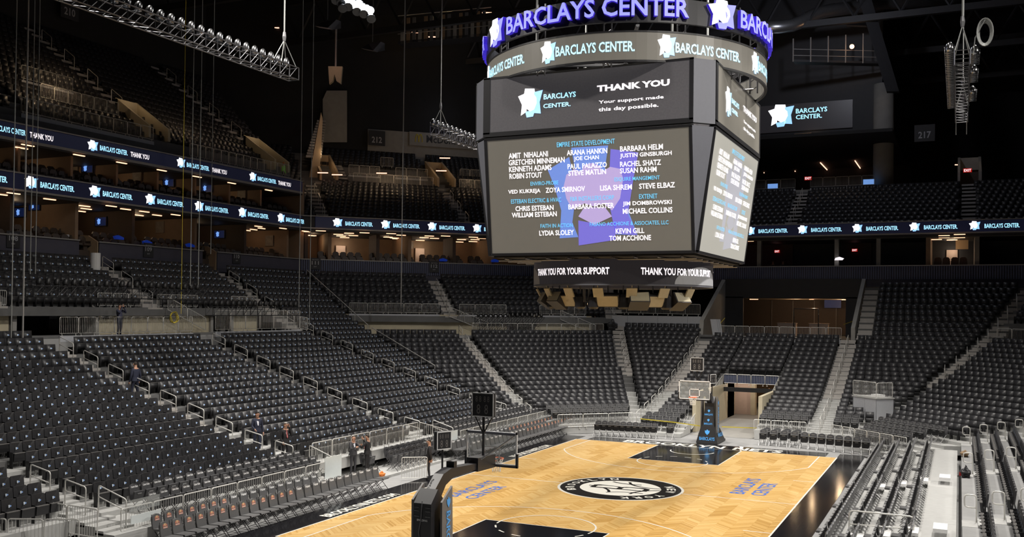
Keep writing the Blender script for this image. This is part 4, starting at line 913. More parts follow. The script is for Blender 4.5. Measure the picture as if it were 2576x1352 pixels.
    g.build('edge_pad', 'frameblk', r); MB().box(-.86, .86, -.07, -.035, z0 + h_ - .09, z0 + h_ - .01).build('top_rail', 'framegray', r)
    rm = MB().tube([(.23 * math.cos(t), .375 + .23 * math.sin(t), 3.05) for t in np.linspace(0, 2 * math.pi, 25)[:-1]], .011, 6, closed=True); rm.box(-.09, .09, .0, .16, 3.0, 3.045).build('rim', 'rimorange', r)
    n = MB(); q = 12
    for k in range(q):
        for dr in (1, -1):
            pts = [((.23 - .10 * s_ ** .6) * math.cos(2 * math.pi * (k + dr * s_ * 2) / q), .375 + (.23 - .10 * s_ ** .6) * math.sin(2 * math.pi * (k + dr * s_ * 2) / q), 3.04 - .43 * s_) for s_ in np.linspace(0, 1, 6)]; n.tube(pts, .006, 4, caps=False)
    n.build('net', 'net', r)
    def clock(nm, x, y_, z, w2, h2, face, dz=.08):
        c_ = MB(); c_.box(-w2, w2, -dz, dz, 0, h2, 0)
        for sg in (1, -1):
            for x0, x1, za, zb in ((-w2, w2, 0, .025), (-w2, w2, h2 - .025, h2), (-w2, -w2 + .025, 0, h2), (w2 - .025, w2, 0, h2)): c_.box(x0, x1, sg * dz - .008, sg * dz + .008, za, zb, 1)
        o = c_.build(nm, ['frameblk', 'white'], r); o.location = (x, y_, z); o.rotation_euler = (0, 0, face)
        d = MB()
        for sg in (1, -1):
            fr = Frame((0, sg * (dz + .004), 0), (-sg, 0, 0), (0, 0, 1))
            for u, v, s_ in ((-.62, .62, .24), (-.25, .62, .24), (.22, .62, .24), (.58, .62, .24), (-.42, .12, .40), (.38, .12, .40)): addtext(d, '8', fr, u * w2 * .9 - s_ * w2 * .42, u * w2 * .9 + s_ * w2 * .42, v * h2, (v + s_) * h2, d=.004, bold=0)
        d.build('digits', 'padgray', o); return o
    clock('shot_clock', 0, -.6, 4.5, .38, .76, 0)
    MB().tube([(0, -.6, 3.15), (0, -.6, 4.5)], .045, 8).build('clock_pole', 'frameblk', r)
    for sx in (-1, 1): MB().tube([(0, -.6, 3.95), (sx * .3, -.6, 4.5)], .022, 6).build('clock_strut', 'frameblk', r)
    for sx in (-1, 1): MB().box(sx * .15 - .035, sx * .15 + .035, -.63, -.57, 5.26, 5.33).build('beacon', 'frameblk', r)
    clock('side_clock', -.42, -2.5, 3.68, .27, .54, 1.15); MB().tube([(-.42, -2.5, 2.95), (-.42, -2.5, 3.68)], .03, 7).tube([(-.42, -2.5, 3.0), (-.1, -2.5, 3.02)], .03, 6).build('side_clock_pole', 'frameblk', r)
    return r
basket(-13.1, 0, 'near basketball goal seen from behind, black arm and glass board'); basket(13.1, math.pi, 'far basketball goal with black pads facing the camera')
# ================================================================ SCOREBOARD
SB = thing('scoreboard', 'huge four-sided hanging scoreboard with two LED rings over the court', 'scoreboard')
def sb(nm, mb, mt, parent=None, smooth=False): return mb.build(nm, mt, parent or SB, smooth)
NAMES = [('EMPIRE STATE DEVELOPMENT', 'c', 1401, 1547, 360, 12), ('AMIT  NIHALANI', 'w', 1280, 1379, 390, 14), ('GRETCHEN MINNEMAN', 'w', 1280, 1421, 406, 14), ('KENNETH ADAMS', 'w', 1281, 1388, 424, 14), ('ROBIN STOUT', 'w', 1282, 1364, 442, 14),
         ('ARANA HANKIN', 'w', 1426, 1528, 382, 13), ('JOE CHAN', 'w', 1444, 1507, 399, 13), ('PAUL PALAZZO', 'w', 1428, 1527, 417, 13), ('STEVE MATLIN', 'w', 1430, 1525, 434, 13),
         ('BARBARA HELM', 'w', 1560, 1668, 372, 13), ('JUSTIN GINSBURGH', 'w', 1560, 1690, 390, 13), ('RACHEL SHATZ', 'w', 1560, 1663, 411, 13), ('SUSAN RAHM', 'w', 1560, 1652, 428, 13),
         ('ENVIRO-PROBE', 'c', 1335, 1405, 461, 10), ('ESQUIRE MANGEMENT', 'c', 1546, 1660, 450, 11), ('VED KUKREJA', 'w', 1279, 1360, 483, 13), ('ZOYA SMIRNOV', 'w', 1373, 1472, 477, 13), ('LISA SHREM', 'w', 1510, 1590, 472, 13), ('STEVE ELBAZ', 'w', 1608, 1698, 467, 13),
         ('ESTEBAN ELECTRIC & HVAC', 'c', 1286, 1412, 505, 11), ('F&R INSTALLERS CORP', 'c', 1435, 1545, 499, 11), ('EXTENET', 'c', 1608, 1654, 494, 11), ('CHRIS ESTEBAN', 'w', 1297, 1393, 524, 13), ('WILLIAM ESTEBAN', 'w', 1288, 1401, 540, 13), ('BARBARA FOSTER', 'w', 1430, 1545, 519, 13), ('JIM DOMBROWSKI', 'w', 1567, 1690, 512, 13), ('MICHAEL COLLINS', 'w', 1567, 1692, 530, 13),
         ('FAITH IN ACTION', 'c', 1360, 1441, 568, 10), ('LYDIA SLOLEY', 'w', 1357, 1444, 586, 13), ('FASANO ACCHIONE & ASSOCIATES, LLC', 'c', 1484, 1682, 563, 11), ('KEVIN GILL', 'w', 1549, 1621, 581, 13), ('TOM ACCHIONE', 'w', 1533, 1638, 599, 13)]
ART = [([(1378, 428), (1432, 395), (1450, 480), (1440, 560), (1455, 597), (1408, 600), (1412, 530), (1395, 470)], 0), ([(1437, 372), (1530, 366), (1520, 440), (1450, 445)], 0), ([(1536, 375), (1606, 384), (1592, 460), (1580, 540), (1603, 592), (1548, 588), (1530, 500)], 1),
       ([(1580, 530), (1604, 592), (1550, 590), (1545, 560)], 0), ([(1455, 555), (1510, 565), (1550, 558), (1548, 604), (1456, 618)], 1),
       ([(1418, 470), (1425, 440), (1445, 425), (1462, 432), (1470, 415), (1490, 410), (1510, 418), (1515, 432), (1535, 420), (1560, 425), (1568, 450), (1560, 500), (1540, 530), (1518, 512), (1495, 520), (1470, 512), (1440, 528), (1425, 500)], 2), ([(1455, 545), (1470, 522), (1522, 522), (1540, 545), (1495, 566)], 2)]
FM = Frame((0, -4.5, 10.22), (1, 0, 0), (0, -.62, 4.73)); FU = Frame((0, -5.15, 15.25), (1, 0, 0), (0, 0, 1))
ML = [(t, k, *FM.px(a, b + 0), *FM.px(c, b), h) for t, k, a, c, b, h in NAMES]
AL = [([FM.px(*q) for q in p], m) for p, m in ART]
LG = FU.px(1303, 298) + FU.px(1366, 219); T1 = [('BARCLAYS', 'i', FU.px(1368, 251), FU.px(1449, 229)), ('CENTER.', 'i', FU.px(1367, 273), FU.px(1436, 255)), ('THANK YOU', 'w', FU.px(1502, 232), FU.px(1685, 192)), ('Your support made', 'w', FU.px(1506, 264), FU.px(1670, 233)), ('this day possible.', 'w', FU.px(1506, 284), FU.px(1657, 258))]
mpp = (FM.px(1700, 500)[0] - FM.px(1300, 500)[0]) / 400
for q in range(4):
    rot = Matrix.Rotation(q * math.pi / 2, 3, 'Z'); R_ = np.array(rot)
    fm = Frame(R_ @ FM.O, R_ @ FM.U, R_ @ FM.V); fu = Frame(R_ @ FU.O, R_ @ FU.U, R_ @ FU.V)
    def pan(fr, u0, u1, v0, v1, d0, d1, m=0, mb=None): return (mb or MB()).par(fr.at(u0, v0, d0), fr.U * (u1 - u0), fr.V * (v1 - v0), fr.N * (d1 - d0), m)
    ms = sb('main_screen', pan(fm, -4.28, 4.28, .05, 4.75, -.2, 0), 'screensidelit' if q == 1 else 'screen')
    us = sb('upper_screen', pan(fu, -4.15, 4.30, .02, 2.24, -.2, 0), 'screen' if q == 1 else 'screenup')  # upper side screen: brighter copy, caught light put into the glow
    if q in (0, 1):
        a = MB()
        for p, m in AL:
            ar = sum(p[i][0] * p[(i + 1) % len(p)][1] - p[(i + 1) % len(p)][0] * p[i][1] for i in range(len(p))); p = p if ar > 0 else p[::-1]
            a.add([fm.at(u, v, .006 + .003 * m) for u, v in p], [tuple(range(len(p)))], m)
        sb('screen_artwork', a, ['emb2blue', 'emb2violet', 'emb2lilac'] if q == 0 else ['emb3lit', 'emb3lit', 'emb3lit'], ms)
        for t, k, u0, v0, u1, v1, h in ML:
            hh = h * mpp / 2; vc = (v0 + v1) / 2; sb('lettering', addtext(MB(), t, fm, u0, u1, vc - hh * .95, vc + hh * .95, d=.02, bold=.018 if k == 'w' else .004), 'txtwhite' if k == 'w' else 'txtcyan', ms)
        e = MB(); addemblem(e, fu, LG[0], LG[2], LG[1], LG[3]); sb('emblem', e, ['embwhite', 'embblue'], us)
        for t, k, (u0, v0), (u1, v1) in T1: sb('lettering', addtext(MB(), t, fu, u0, u1, v0, v1 - (.1 if t[0] in 'TY' else .02), d=.02, bold=.045 if t == 'THANK YOU' else .02), 'txtwhite' if k == 'w' else 'txtice', us)
    f = MB(); pan(fm, -4.42, -4.28, 0, 4.8, -.25, .02, 0, f); pan(fm, 4.28, 4.40, 0, 4.8, -.25, .02, 0, f); pan(fm, -4.42, 4.4, -.06, .05, -.25, .02, 0, f); pan(fm, -4.42, 4.4, 4.75, 4.86, -.25, .02, 0, f); sb('screen_frame', f, 'frameblk')
    f = MB(); pan(fu, -4.45, -4.15, -.05, 2.3, -.25, .02, 0, f); pan(fu, 4.30, 4.45, -.05, 2.3, -.25, .02, 0, f); pan(fu, -4.45, 4.45, -.16, .02, -.25, .02, 0, f); pan(fu, -4.45, 4.45, 2.24, 2.32, -.25, .02, 0, f); sb('screen_frame', f, 'frameblk')
    # chamfered corner covers
    B0_, B1 = R_ @ np.array((4.40, -5.10, 15.0)), R_ @ np.array((5.10, -4.40, 15.0))
    A0, A1 = R_ @ np.array((4.30, -4.52, 10.2)), R_ @ np.array((4.52, -4.30, 10.2))
    n_ = R_ @ np.array((-.15, .15, 0)); sb('corner_cover', MB().add([A0, A1, B1, B0_, A0 + n_, A1 + n_, B1 + n_, B0_ + n_], [(0, 1, 2, 3), (7, 6, 5, 4), (0, 4, 5, 1), (1, 5, 6, 2), (2, 6, 7, 3), (3, 7, 4, 0)]), 'framegray')
    A0, A1, B0_, B1 = (R_ @ np.array(v) for v in ((4.43, -5.15, 15.1), (5.15, -4.43, 15.1), (4.43, -5.15, 17.55), (5.15, -4.43, 17.55)))
    sb('corner_cover', MB().add([A0, A1, B1, B0_, A0 + n_, A1 + n_, B1 + n_, B0_ + n_], [(0, 1, 2, 3), (7, 6, 5, 4), (0, 4, 5, 1), (1, 5, 6, 2), (2, 6, 7, 3), (3, 7, 4, 0)]), 'framegray')
sb('under_frame', MB().box(-4.3, 4.3, -4.3, 4.3, 10.10, 10.2), 'dark'); sb('top_frame', MB().box(-4.6, 4.6, -4.6, 4.6, 17.3, 17.5), 'dark')
g = MB()
for k in range(-4, 5): g.tube([(k * .95, -4.3, 10.05), (k * .95, 4.3, 10.05)], .035, 4); g.tube([(-4.3, k * .95, 10.0), (4.3, k * .95, 10.0)], .035, 4)
stuff(sb('lattice', g, 'darksteel'))
def ring(nm, R, z0, z1, mt, th=.12, n=96):
    b = MB(); vs = []
    for r_, z in ((R, z0), (R, z1), (R - th, z1), (R - th, z0)): vs += [(r_ * math.cos(t), r_ * math.sin(t), z) for t in np.arange(n) * 2 * math.pi / n]
    fs = [(k * n + i, k * n + (i + 1) % n, ((k + 1) % 4) * n + (i + 1) % n, ((k + 1) % 4) * n + i) for k in range(4) for i in range(n)]
    return sb(nm, b.add(vs, fs), mt, None, False)
rl = ring('led_ring', 6.15, 17.55, 18.62, 'screen'); ring('led_ring_edge', 6.17, 17.47, 17.55, 'frameblk'); ring('led_ring_edge', 6.17, 18.62, 18.68, 'frameblk')
rs_ = ring('sign_ring', 6.2, 19.0, 19.95, 'frameblk'); rb = ring('bottom_ring', 3.96, 9.0, 10.02, 'screendim'); ring('bottom_ring_edge', 3.97, 8.94, 9.0, 'framegray')
def ringu(u, v, R): d = ray(u, v); a = d[:2] @ d[:2]; b = 2 * (CAM[:2] @ d[:2]); c = CAM[:2] @ CAM[:2] - R * R; t = (-b - math.sqrt(b * b - 4 * a * c)) / (2 * a); q = CAM + d * t; return (math.atan2(q[1], q[0]) + math.pi / 2) * R
rg = Ring(6.15, 17.55); e0, e1 = ringu(1360, 125, 6.15), ringu(1392, 125, 6.15); t0, t1 = ringu(1398, 110, 6.15), ringu(1597, 105, 6.15); per = ringu(1654, 100, 6.15) - e0
for k in range(-3, 5):
    o = per * k; m = MB(); addemblem(m, rg, e0 + o, e1 + o + .12, .1, 1.0); sb('emblem', m, ['embwhite', 'embblue'], rl); sb('lettering', addtext(MB(), 'BARCLAYS CENTER.', rg, t0 + o, t1 + o, .32, .72, bold=.02), 'txtice', rl)
rg = Ring(6.2, 19.0); e0, e1 = ringu(1240, 70, 6.2), ringu(1271, 70, 6.2); t0, t1 = ringu(1283, 50, 6.2), ringu(1729, 10, 6.2); per = ringu(1776, 15, 6.2) - e0
for k in range(-2, 3):
    o = per * k; m = MB(); addemblem(m, rg, e0 + o, e1 + o + .1, -.05, 1.12, d=.02, thick=.14, ms=2); sb('emblem', m, ['embwhite', 'txtviolet', 'letterside'], rs_)
    sb('lettering', addtext(MB(), 'BARCLAYS CENTER', rg, t0 + o, t1 + o, .18, .90, d=.02, thick=.16, sm=1, bold=.02), ['txtviolet', 'letterside'], rs_)
rg = Ring(3.96, 9.0); t0, t1 = ringu(1612, 684, 3.96), 0; t1 = t0 + 4.1; p2 = (ringu(1533, 684, 3.96), )
for o in (0, -(t1 - p2[0]), 5.4, -11.2, 10.8): sb('lettering', addtext(MB(), 'THANK YOU FOR YOUR SUPPORT', rg, t0 + o, t1 + o, .38, .68, bold=.03), 'txtwhite', rb)
for c_, hw in ((ringu(1760, 700, 3.96) + .2, 1.7), (ringu(1365, 700, 3.96) - 1.6, 1.3)):          # pale light arcs shown on the ring
    m = MB(); ar = [(c_ + hw * math.cos(t), .75 * math.sin(t)) for t in np.linspace(math.pi, 0, 25)]; m.add([rg.at(u, v * q + .02, .006) for q in (0, 1) for u, v in ar], [(k, k + 1, k + 26, k + 25) for k in range(24)]); sb('screen_artwork', m, 'graypanel', rb)
for k in range(12):
    t = k * math.pi / 6 + .2; x, y = 5.6 * math.cos(t), 5.6 * math.sin(t); m = MB()
    for dx in (-.16, .16): m.tube([(x + dx, y, 17.4), (x + dx, y, 20.3)], .035, 5)
    for j in range(7): m.tube([(x - .16, y, 17.5 + .4 * j), (x + .16, y, 17.7 + .4 * j)], .018, 4)
    sb('ring_hanger', m, 'truss'); m = MB().tube([(x, y, 17.6), (x * .7, y * .7, 17.5)], .04, 5); sb('ring_strut', m, 'darksteel')
for x in (-3, 3):
    for y in (-3, 3): sb('hoist_cable', MB().tube([(x, y, 17.4), (x, y, 40)], .05, 5), 'cable')
for t in np.arange(4) * math.pi / 2 + .4: sb('spoke', MB().tube([(6.1 * math.cos(t), 6.1 * math.sin(t), 18.9), (0, 0, 18.9)], .08, 5), 'darksteel')
settle(SB, (0, 0, 8.94))
# lamps and speakers hanging under the bottom ring
for k in range(13):
    u = 1375 + 32 * k; v = 752; t = math.radians(-155 + 10.5 * k); x, y = 3.4 * math.cos(t), 3.4 * math.sin(t)
    kind = (0, 1, 2, 1, 0, 2, 2, 0, 2, 1, 0, 2, 1)[k]; r = thing('floodlight' if kind != 2 else 'moving_light', f'{("tilted tan floodlight", "angled black speaker", "black moving light")[kind]}, {nth(k + 1)} from the camera side left under the scoreboard', 'light' if kind != 1 else 'speaker')
    M_ = Matrix.Translation((x, y, 8.35)) @ Matrix.Rotation(t + math.pi / 2, 4, 'Z') @ Matrix.Rotation((.5, -.5, 0)[kind], 4, 'X')
    if kind == 0: b = MB().box(-.48, .48, -.12, .12, -.28, .28); p = MB().box(-.43, .43, -.135, -.12, -.24, .24); mt = ('charcoal', 'tanlamp')
    elif kind == 1: b = MB().prism([(-.42, -.33, -.26), (-.42, .3, -.32), (-.42, .2, .28), (-.42, -.3, .24)], (.84, 0, 0)); p = MB().box(-.38, .38, -.34, -.32, -.22, .2); mt = ('charcoal', 'tanlamp')
    else: b = MB().tube([(0, 0, -.38), (0, 0, -.3), (0, 0, .12), (0, 0, .25)], [.17, .23, .22, .12], 12); p = MB().box(-.22, -.17, -.08, .08, -.1, .45).box(.17, .22, -.08, .08, -.1, .45); mt = ('frameblk', 'darksteel')
    for m_, nm, q in ((b, 'housing', mt[0]), (p, 'lens' if kind != 2 else 'yoke', mt[1])): o = m_.build(nm, q, r); o.data.transform(M_)
    MB().tube([(x, y, 8.5), (x, y, 8.96)], .03, 5).build('clamp', 'darksteel', r); settle(r, (x, y, 8.0))
    if k % 2 == 0:
        t2 = t + .09; x, y = 3.75 * math.cos(t2), 3.75 * math.sin(t2); o = MB().box(-.22, .22, -.03, .03, -.22, .2).tube([(0, .03, .18), (0, .03, .30)], .02, 5).build('wash_panel', 'tanlamp'); o.location = (x, y, 8.66); o.rotation_euler = (.5, 0, t2 + math.pi / 2); tag(o, f'small tan wash panel, {nth(k // 2 + 1)} along the bottom ring edge', 'light')
# ================================================================ SUITES
def rot_for(side): return RZ[side]
DD = lambda d: d / .838
def inwall(side, u, v, d):                  # point of the photo on the plane d metres behind row 0 of a side
    F = FACE[side]; P = fpos(side, DD(d), 0); return onplane(u, v, F, float(P @ np.array(F)))
def along(side, P): return float(np.array(P) @ np.array(TAN[side]))
def fixture(side, P, w_, h_, th, nm, mt, label, cat, frame=None):
    t = np.array(TAN[side]); f = np.array(FACE[side]); u = np.array([0, 0, 1.]); r = thing(nm, label, cat, tuple(P))
    MB().par(-t * w_ / 2 - u * h_ / 2, t * w_, u * h_, f * th).build('panel' if nm != 'wall_television' else 'glowing_screen', mt, r)
    if frame:
        b = MB()
        for o, a, c in ((-t * (w_ / 2 + .05) - u * (h_ / 2 + .05), t * (w_ + .1), u * .06), (-t * (w_ / 2 + .05) + u * (h_ / 2 - .01), t * (w_ + .1), u * .06), (-t * (w_ / 2 + .05) - u * h_ / 2, t * .06, u * h_), (t * (w_ / 2 - .01) - u * h_ / 2, t * .06, u * h_)): b.par(o, a, c, f * (th + .02))
        b.build('frame', frame, r)
    return r
def partition(side, s, d0, d1, z0, z1, mt, w_=.22): return struct(slab(MB(), side, DD(d0), DD(d1), s - w_ / 2, s + w_ / 2, z0, z1).build('wall_partition', mt))
def suite_light(u, v, z, k, nm): P = onz(u, v, z); o = MB().box(-.42, .42, -.06, .06, 0, .05).build('ceiling_light', 'lampwarm'); o.location = P; o.rotation_euler = (0, 0, nm[1]); tag(o, f'warm ceiling strip light, {nth(k + 1)} from the left in the {nm[0]}', 'light')
LP = dict(l1=[(2, 491), (34, 488), (1, 502), (125, 503), (202, 533), (213, 520), (217, 527), (280, 520), (316, 528), (349, 543), (363, 534), (395, 543), (442, 542), (621, 581), (638, 579), (650, 571), (658, 576), (712, 576), (743, 587), (752, 591), (768, 583), (763, 595), (784, 594)],
          l2=[(54, 374), (70, 367), (199, 392), (306, 411), (407, 430), (496, 446), (583, 462), (676, 480)],
          c1=[(768, 584), (784, 594), (807, 582), (851, 591), (858, 595), (867, 599), (878, 588), (889, 594), (917, 587), (976, 598), (984, 589), (992, 600), (998, 602), (1009, 593), (1057, 606), (1067, 599), (1080, 595), (1093, 601), (1121, 595), (1155, 610), (1161, 604), (1191, 598), (1195, 604), (1190, 609), (1211, 601)],
          e1=[(1884, 608), (2356, 604), (2375, 594), (2375, 599), (2395, 605), (2414, 591), (2414, 599)])
for k, q in enumerate(LP['l1']): suite_light(*q, 14.38, k, ('lower side boxes', H))
for k, q in enumerate(LP['l2']): suite_light(*q, 17.38, k, ('upper side boxes', H))
for k, q in enumerate(LP['c1']): suite_light(*q, 14.38, k, ('corner boxes', math.pi / 4))
for k, q in enumerate(LP['e1']): suite_light(*q, 14.38, k, ('end boxes', 0))
YL = [along('L', inwall('L', u, 560, 25.4)) for u in (190, 333, 490, 615, 722)]; YL = [YL[0] - 9.4, YL[0] - 4.7] + YL
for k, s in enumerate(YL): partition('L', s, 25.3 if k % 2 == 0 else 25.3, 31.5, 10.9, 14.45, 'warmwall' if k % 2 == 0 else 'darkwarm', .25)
YU = [along('L', inwall('L', u, 420, 25.4)) for u in (45, 178, 292, 395, 490, 576, 655)]; YU = [YU[0] - 5] + YU
for s in YU: partition('L', s, 25.3, 30.5, 15.45, 17.45, 'warmwall', .18)
struct(slab(MB(), 'L', DD(24.6), DD(44), 25.9, 26.4, 10.9, 18.6).build('wall_box_end', 'warmwall'))
SC1 = [along('C', inwall('C', u, 620, 25.4)) for u in (770, 829, 950, 1030, 1142, 1240)]
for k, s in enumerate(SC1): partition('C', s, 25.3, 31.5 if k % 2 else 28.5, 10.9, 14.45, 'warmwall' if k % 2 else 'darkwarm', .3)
SE1 = [along('E', inwall('E', u, 620, 25.4)) for u in (1910, 2105, 2210, 2335, 2458, 2640)]
for k, s in enumerate(SE1): partition('E', s, 25.3, 31.5 if k == 3 or k == 4 else 26.0, 10.9, 14.45, 'warmwall' if k == 3 else 'concrete', .35)
def first(u, v, lower):
    best = None
    for pl_, d1 in ((YL, 31.5), (YU, 30.5))[0 if lower else 1:][:1]:
        for q in pl_:
            P = ony(u, v, q - .16); d = -P[0] - 12.94
            if 25.3 < d < d1: best = (P, 'E')
    return best or (inwall('L', u, v, 31.3 if lower else 30.3), 'L')
tv = [('L', 255, 558, 31.3), ('L', 52, 535, 31.3), ('L', 88, 518, 31.3), ('L', 553, 590, 31.3), ('L', 221, 424, 30.3), ('L', 425, 460, 30.3), ('L', 521, 474, 30.3), ('L', 680, 502, 30.3)]
for k, (sd, u, v, d) in enumerate(tv):
    P_, s_ = first(u, v, d > 31); g = fixture(s_, P_, 1.05, .6, .06, 'wall_television', 'tvglow', f'blue glowing wall television, {nth(k + 1)} in the side boxes counted from the ' + ('lower' if d > 31 else 'upper') + ' level', 'television', 'frameblk'); t_ = np.array(TAN[s_]); m = MB(); addemblem(m, Frame(np.array(FACE[s_]) * .062, t_, (0, 0, 1)), -.36, .0, -.2, .22, d=.004); m.build('glowing_picture', ['tvpic', 'tvpic'], g)
pc = [('L', 403, 572, 31.3), ('L', 678, 606, 31.3), ('L', 116, 348, 30.3), ('L', 186, 428, 30.3), ('L', 345, 440, 30.3), ('L', 608, 488, 30.3), ('C', 1034, 617, 31.3), ('C', 1200, 627, 31.3), ('C', 1208, 626, 31.3)]
for k, (sd, u, v, d) in enumerate(pc): fixture(*((lambda q: (q[1], q[0]))(first(u, v, d > 31)) if sd == 'L' else (sd, inwall(sd, u, v, d))), .75 if sd == 'L' else .4, .8 if sd == 'L' else .6, .05, 'framed_picture', 'photo', f'framed black and white picture, {nth(k + 1)} from the left on the {"box" if sd == "L" else "corner box"} rear walls', 'picture', 'photoframe')
for k, (sd, u, v) in enumerate((('C', 857, 630), ('C', 1056, 630), ('L', 746, 620), ('E', 2395, 630))):
    P = inwall(sd, u, v, 31.35); P[2] = 12.4; fixture(sd, P, .9, 2.6, .05, 'bright_doorway', 'tunnelwall', f'lit doorway, {nth(k + 1)} along the lower boxes', 'doorway')
    q = P + np.array(FACE[sd]) * .8; point(q[0], q[1], 13.6, 22, (1, .8, .6))
for k, (u, v, t_) in enumerate(((1955, 633, 1), (2150, 630, 1))):
    P = inwall('E', u, v, 31.0); g = fixture('E', P, .5, .26, .06, 'exit_sign', 'exitred', f'red exit sign, {("left", "right")[k]} one in the dark end boxes', 'sign'); addtext(MB(), 'EXIT', Frame((0, -.065, 0), (1, 0, 0), (0, 0, 1)), -.2, .2, -.09, .09, d=.004, bold=.02).build('lettering', 'txtwhite', g)
    q = P + np.array((.9, .1, -.3)); fixture('E', q, 1.1, 2.0, .03, 'lit_doorway', 'darkwarm', f'dim doorway beside the {("left", "right")[k]} exit sign', 'doorway')
P = inwall('E', 2420, 616, 29.5); fixture('E', P, 1.0, .8, .05, 'pale_panel', 'tan', 'pale lit wall panel in the end boxes', 'panel')  # plain tan panel without light of its own
for s in [(a + b) / 2 for a, b in zip(YL, YL[1:])]:
    P = fpos('L', DD(28.2), s); point(P[0], P[1], 13.9, 17)  # added fill inside the lower side boxes
for s in [(a + b) / 2 for a, b in zip(YU, YU[1:])]:
    P = fpos('L', DD(28.2), s); point(P[0], P[1], 17.0, 11)  # added fill inside the upper side boxes
for s in [(a + b) / 2 for a, b in zip(SC1, SC1[1:])] + [9.5, 13]:
    P = fpos('C', DD(28.2), s); point(P[0], P[1], 13.9, 15)  # added fill inside the corner boxes
P = fpos('E', DD(28), (SE1[3] + SE1[4]) / 2); point(P[0], P[1], 13.9, 22); P = fpos('E', DD(28), -5); point(P[0], P[1], 13.9, 5, (1, .1, .1))
ac = MB(); ac.prism([(-.25, 0, .35), (.25, 0, .35), (.28, .06, .8), (.15, .09, .95), (-.15, .09, .95), (-.28, .06, .8)], (0, .12, 0)); ac.box(-.27, .27, -.45, .02, .32, .46); ac.box(-.3, -.25, -.4, .08, .3, .62); ac.box(.25, .3, -.4, .08, .3, .62); ac.box(-.15, .15, -.25, .05, 0, .34)
acm = ac.mesh('suite_armchair', 'suitechair'); acd = ac.mesh('suite_armchair_dark', 'suitechairdark')
def suite_row(sd, d, a, b, z, me, where):
    n = int((b - a) / .66)
    for k in range(n):
        s = a + .33 + .66 * k
        if k % 7 == 6: continue
        o = ob('suite_armchair', me, None, tuple(fpos(sd, DD(d), s) + np.array([0, 0, z]))); o.rotation_euler = (0, 0, RZ[sd]); tag(o, f'brown upholstered armchair, {nth(k + 1)} along the {where}', 'chair', 'armchairs of the ' + where)
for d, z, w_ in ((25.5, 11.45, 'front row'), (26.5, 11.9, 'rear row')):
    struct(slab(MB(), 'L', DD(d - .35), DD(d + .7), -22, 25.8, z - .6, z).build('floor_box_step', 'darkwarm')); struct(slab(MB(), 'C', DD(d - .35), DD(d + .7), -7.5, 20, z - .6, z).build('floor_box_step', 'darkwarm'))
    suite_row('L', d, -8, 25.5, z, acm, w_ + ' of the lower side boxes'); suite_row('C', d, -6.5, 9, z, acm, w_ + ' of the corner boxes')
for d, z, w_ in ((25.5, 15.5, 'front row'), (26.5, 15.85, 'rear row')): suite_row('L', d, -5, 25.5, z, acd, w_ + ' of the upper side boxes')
suite_row('E', 25.7, SE1[3] + .4, SE1[4] - .3, 11.4, acm, 'front row of the lit end box'); suite_row('E', 26.7, SE1[3] + .4, SE1[4] - .3, 11.85, acm, 'rear row of the lit end box')
for k, (sd, u, v) in enumerate((('L', 300, 603), ('L', 372, 615), ('L', 480, 622), ('C', 1115, 658), ('C', 1245, 660), ('E', 2110, 655))):
    P = inwall(sd, u, v, 24.9); o = MB().prism([(-.35, -.1, 0), (.3, -.12, 0), (.42, .02, .16), (.05, .1, .30), (-.3, .08, .2)], (0, .2, 0)).build('blue_cloth', 'bluecloth' if k < 5 else 'txtwhite'); o.location = P; o.rotation_euler = (0, 0, RZ[sd]); tag(o, f'bright blue cloth bundle, {nth(k + 1)} from the left on the box ledges', 'cloth')
for k, (a, lb) in enumerate(((4.53, 'leftmost'), (15.57, 'second'), (-6.5, 'hidden'))):
    x = -12.94 - 24.46; o = MB().prism([(x, a - .05, 9.3), (x, a - .05, 12.0), (x - .9, a - .05, 12.45), (x - 3.2, a - .05, 12.6), (x - 3.2, a - .05, 9.3)], (0, .12, 0)).box(x - 3.4, x - 3.2, a - 1.6, a, 9.3, 12.6).build('gangway_wall', 'tan'); tag(o, f'tan sloping gangway wall in a gap of the box parapet, {lb} one', 'wall')
P = onx(240, 655, -35.5); tag(MB().tube([(P[0], P[1], P[2] - 1.0), (P[0], P[1], P[2] + .45)], .3, 14).build('white_bin', 'white'), 'tall white plastic roll standing on the top side seats', 'bin')
for k, (sd, u, v, t_, d) in enumerate((('L', 33, 603, '108', 24.43), ('L', 373, 630, '109', 24.43), ('L', 595, 648, '110', 24.43), ('C', 793, 664, '111', 24.33), ('C', 1092, 672, '112', 24.33))):
    P = inwall(sd, u, v, d); t = np.array(TAN[sd]); r = thing('section_sign', f'dark section sign {t_}, {("leftmost on the side box parapet", "middle one of the side box parapet", "last on the side box parapet", "at the left end of the corrugated corner wall", "on the corrugated wall left of the scoreboard")[k]}', 'sign', tuple(P)); f = np.array(FACE[sd]); MB().par(-t * .45 - np.array([0, 0, .5]), t * .9, (0, 0, 1.0), f * .03).build('plate', 'charcoal', r)
    fr = Frame(f * .03, t, (0, 0, 1)); m = addtext(MB(), t_, fr, -.3, .3, -.08, .22, d=.006, bold=.02); addtext(m, 'SECTION', fr, -.28, .28, .3, .38, d=.006); addtext(m, 'ROW', fr, -.12, .12, -.3, -.2, d=.006); m.build('lettering', 'graypanel', r)
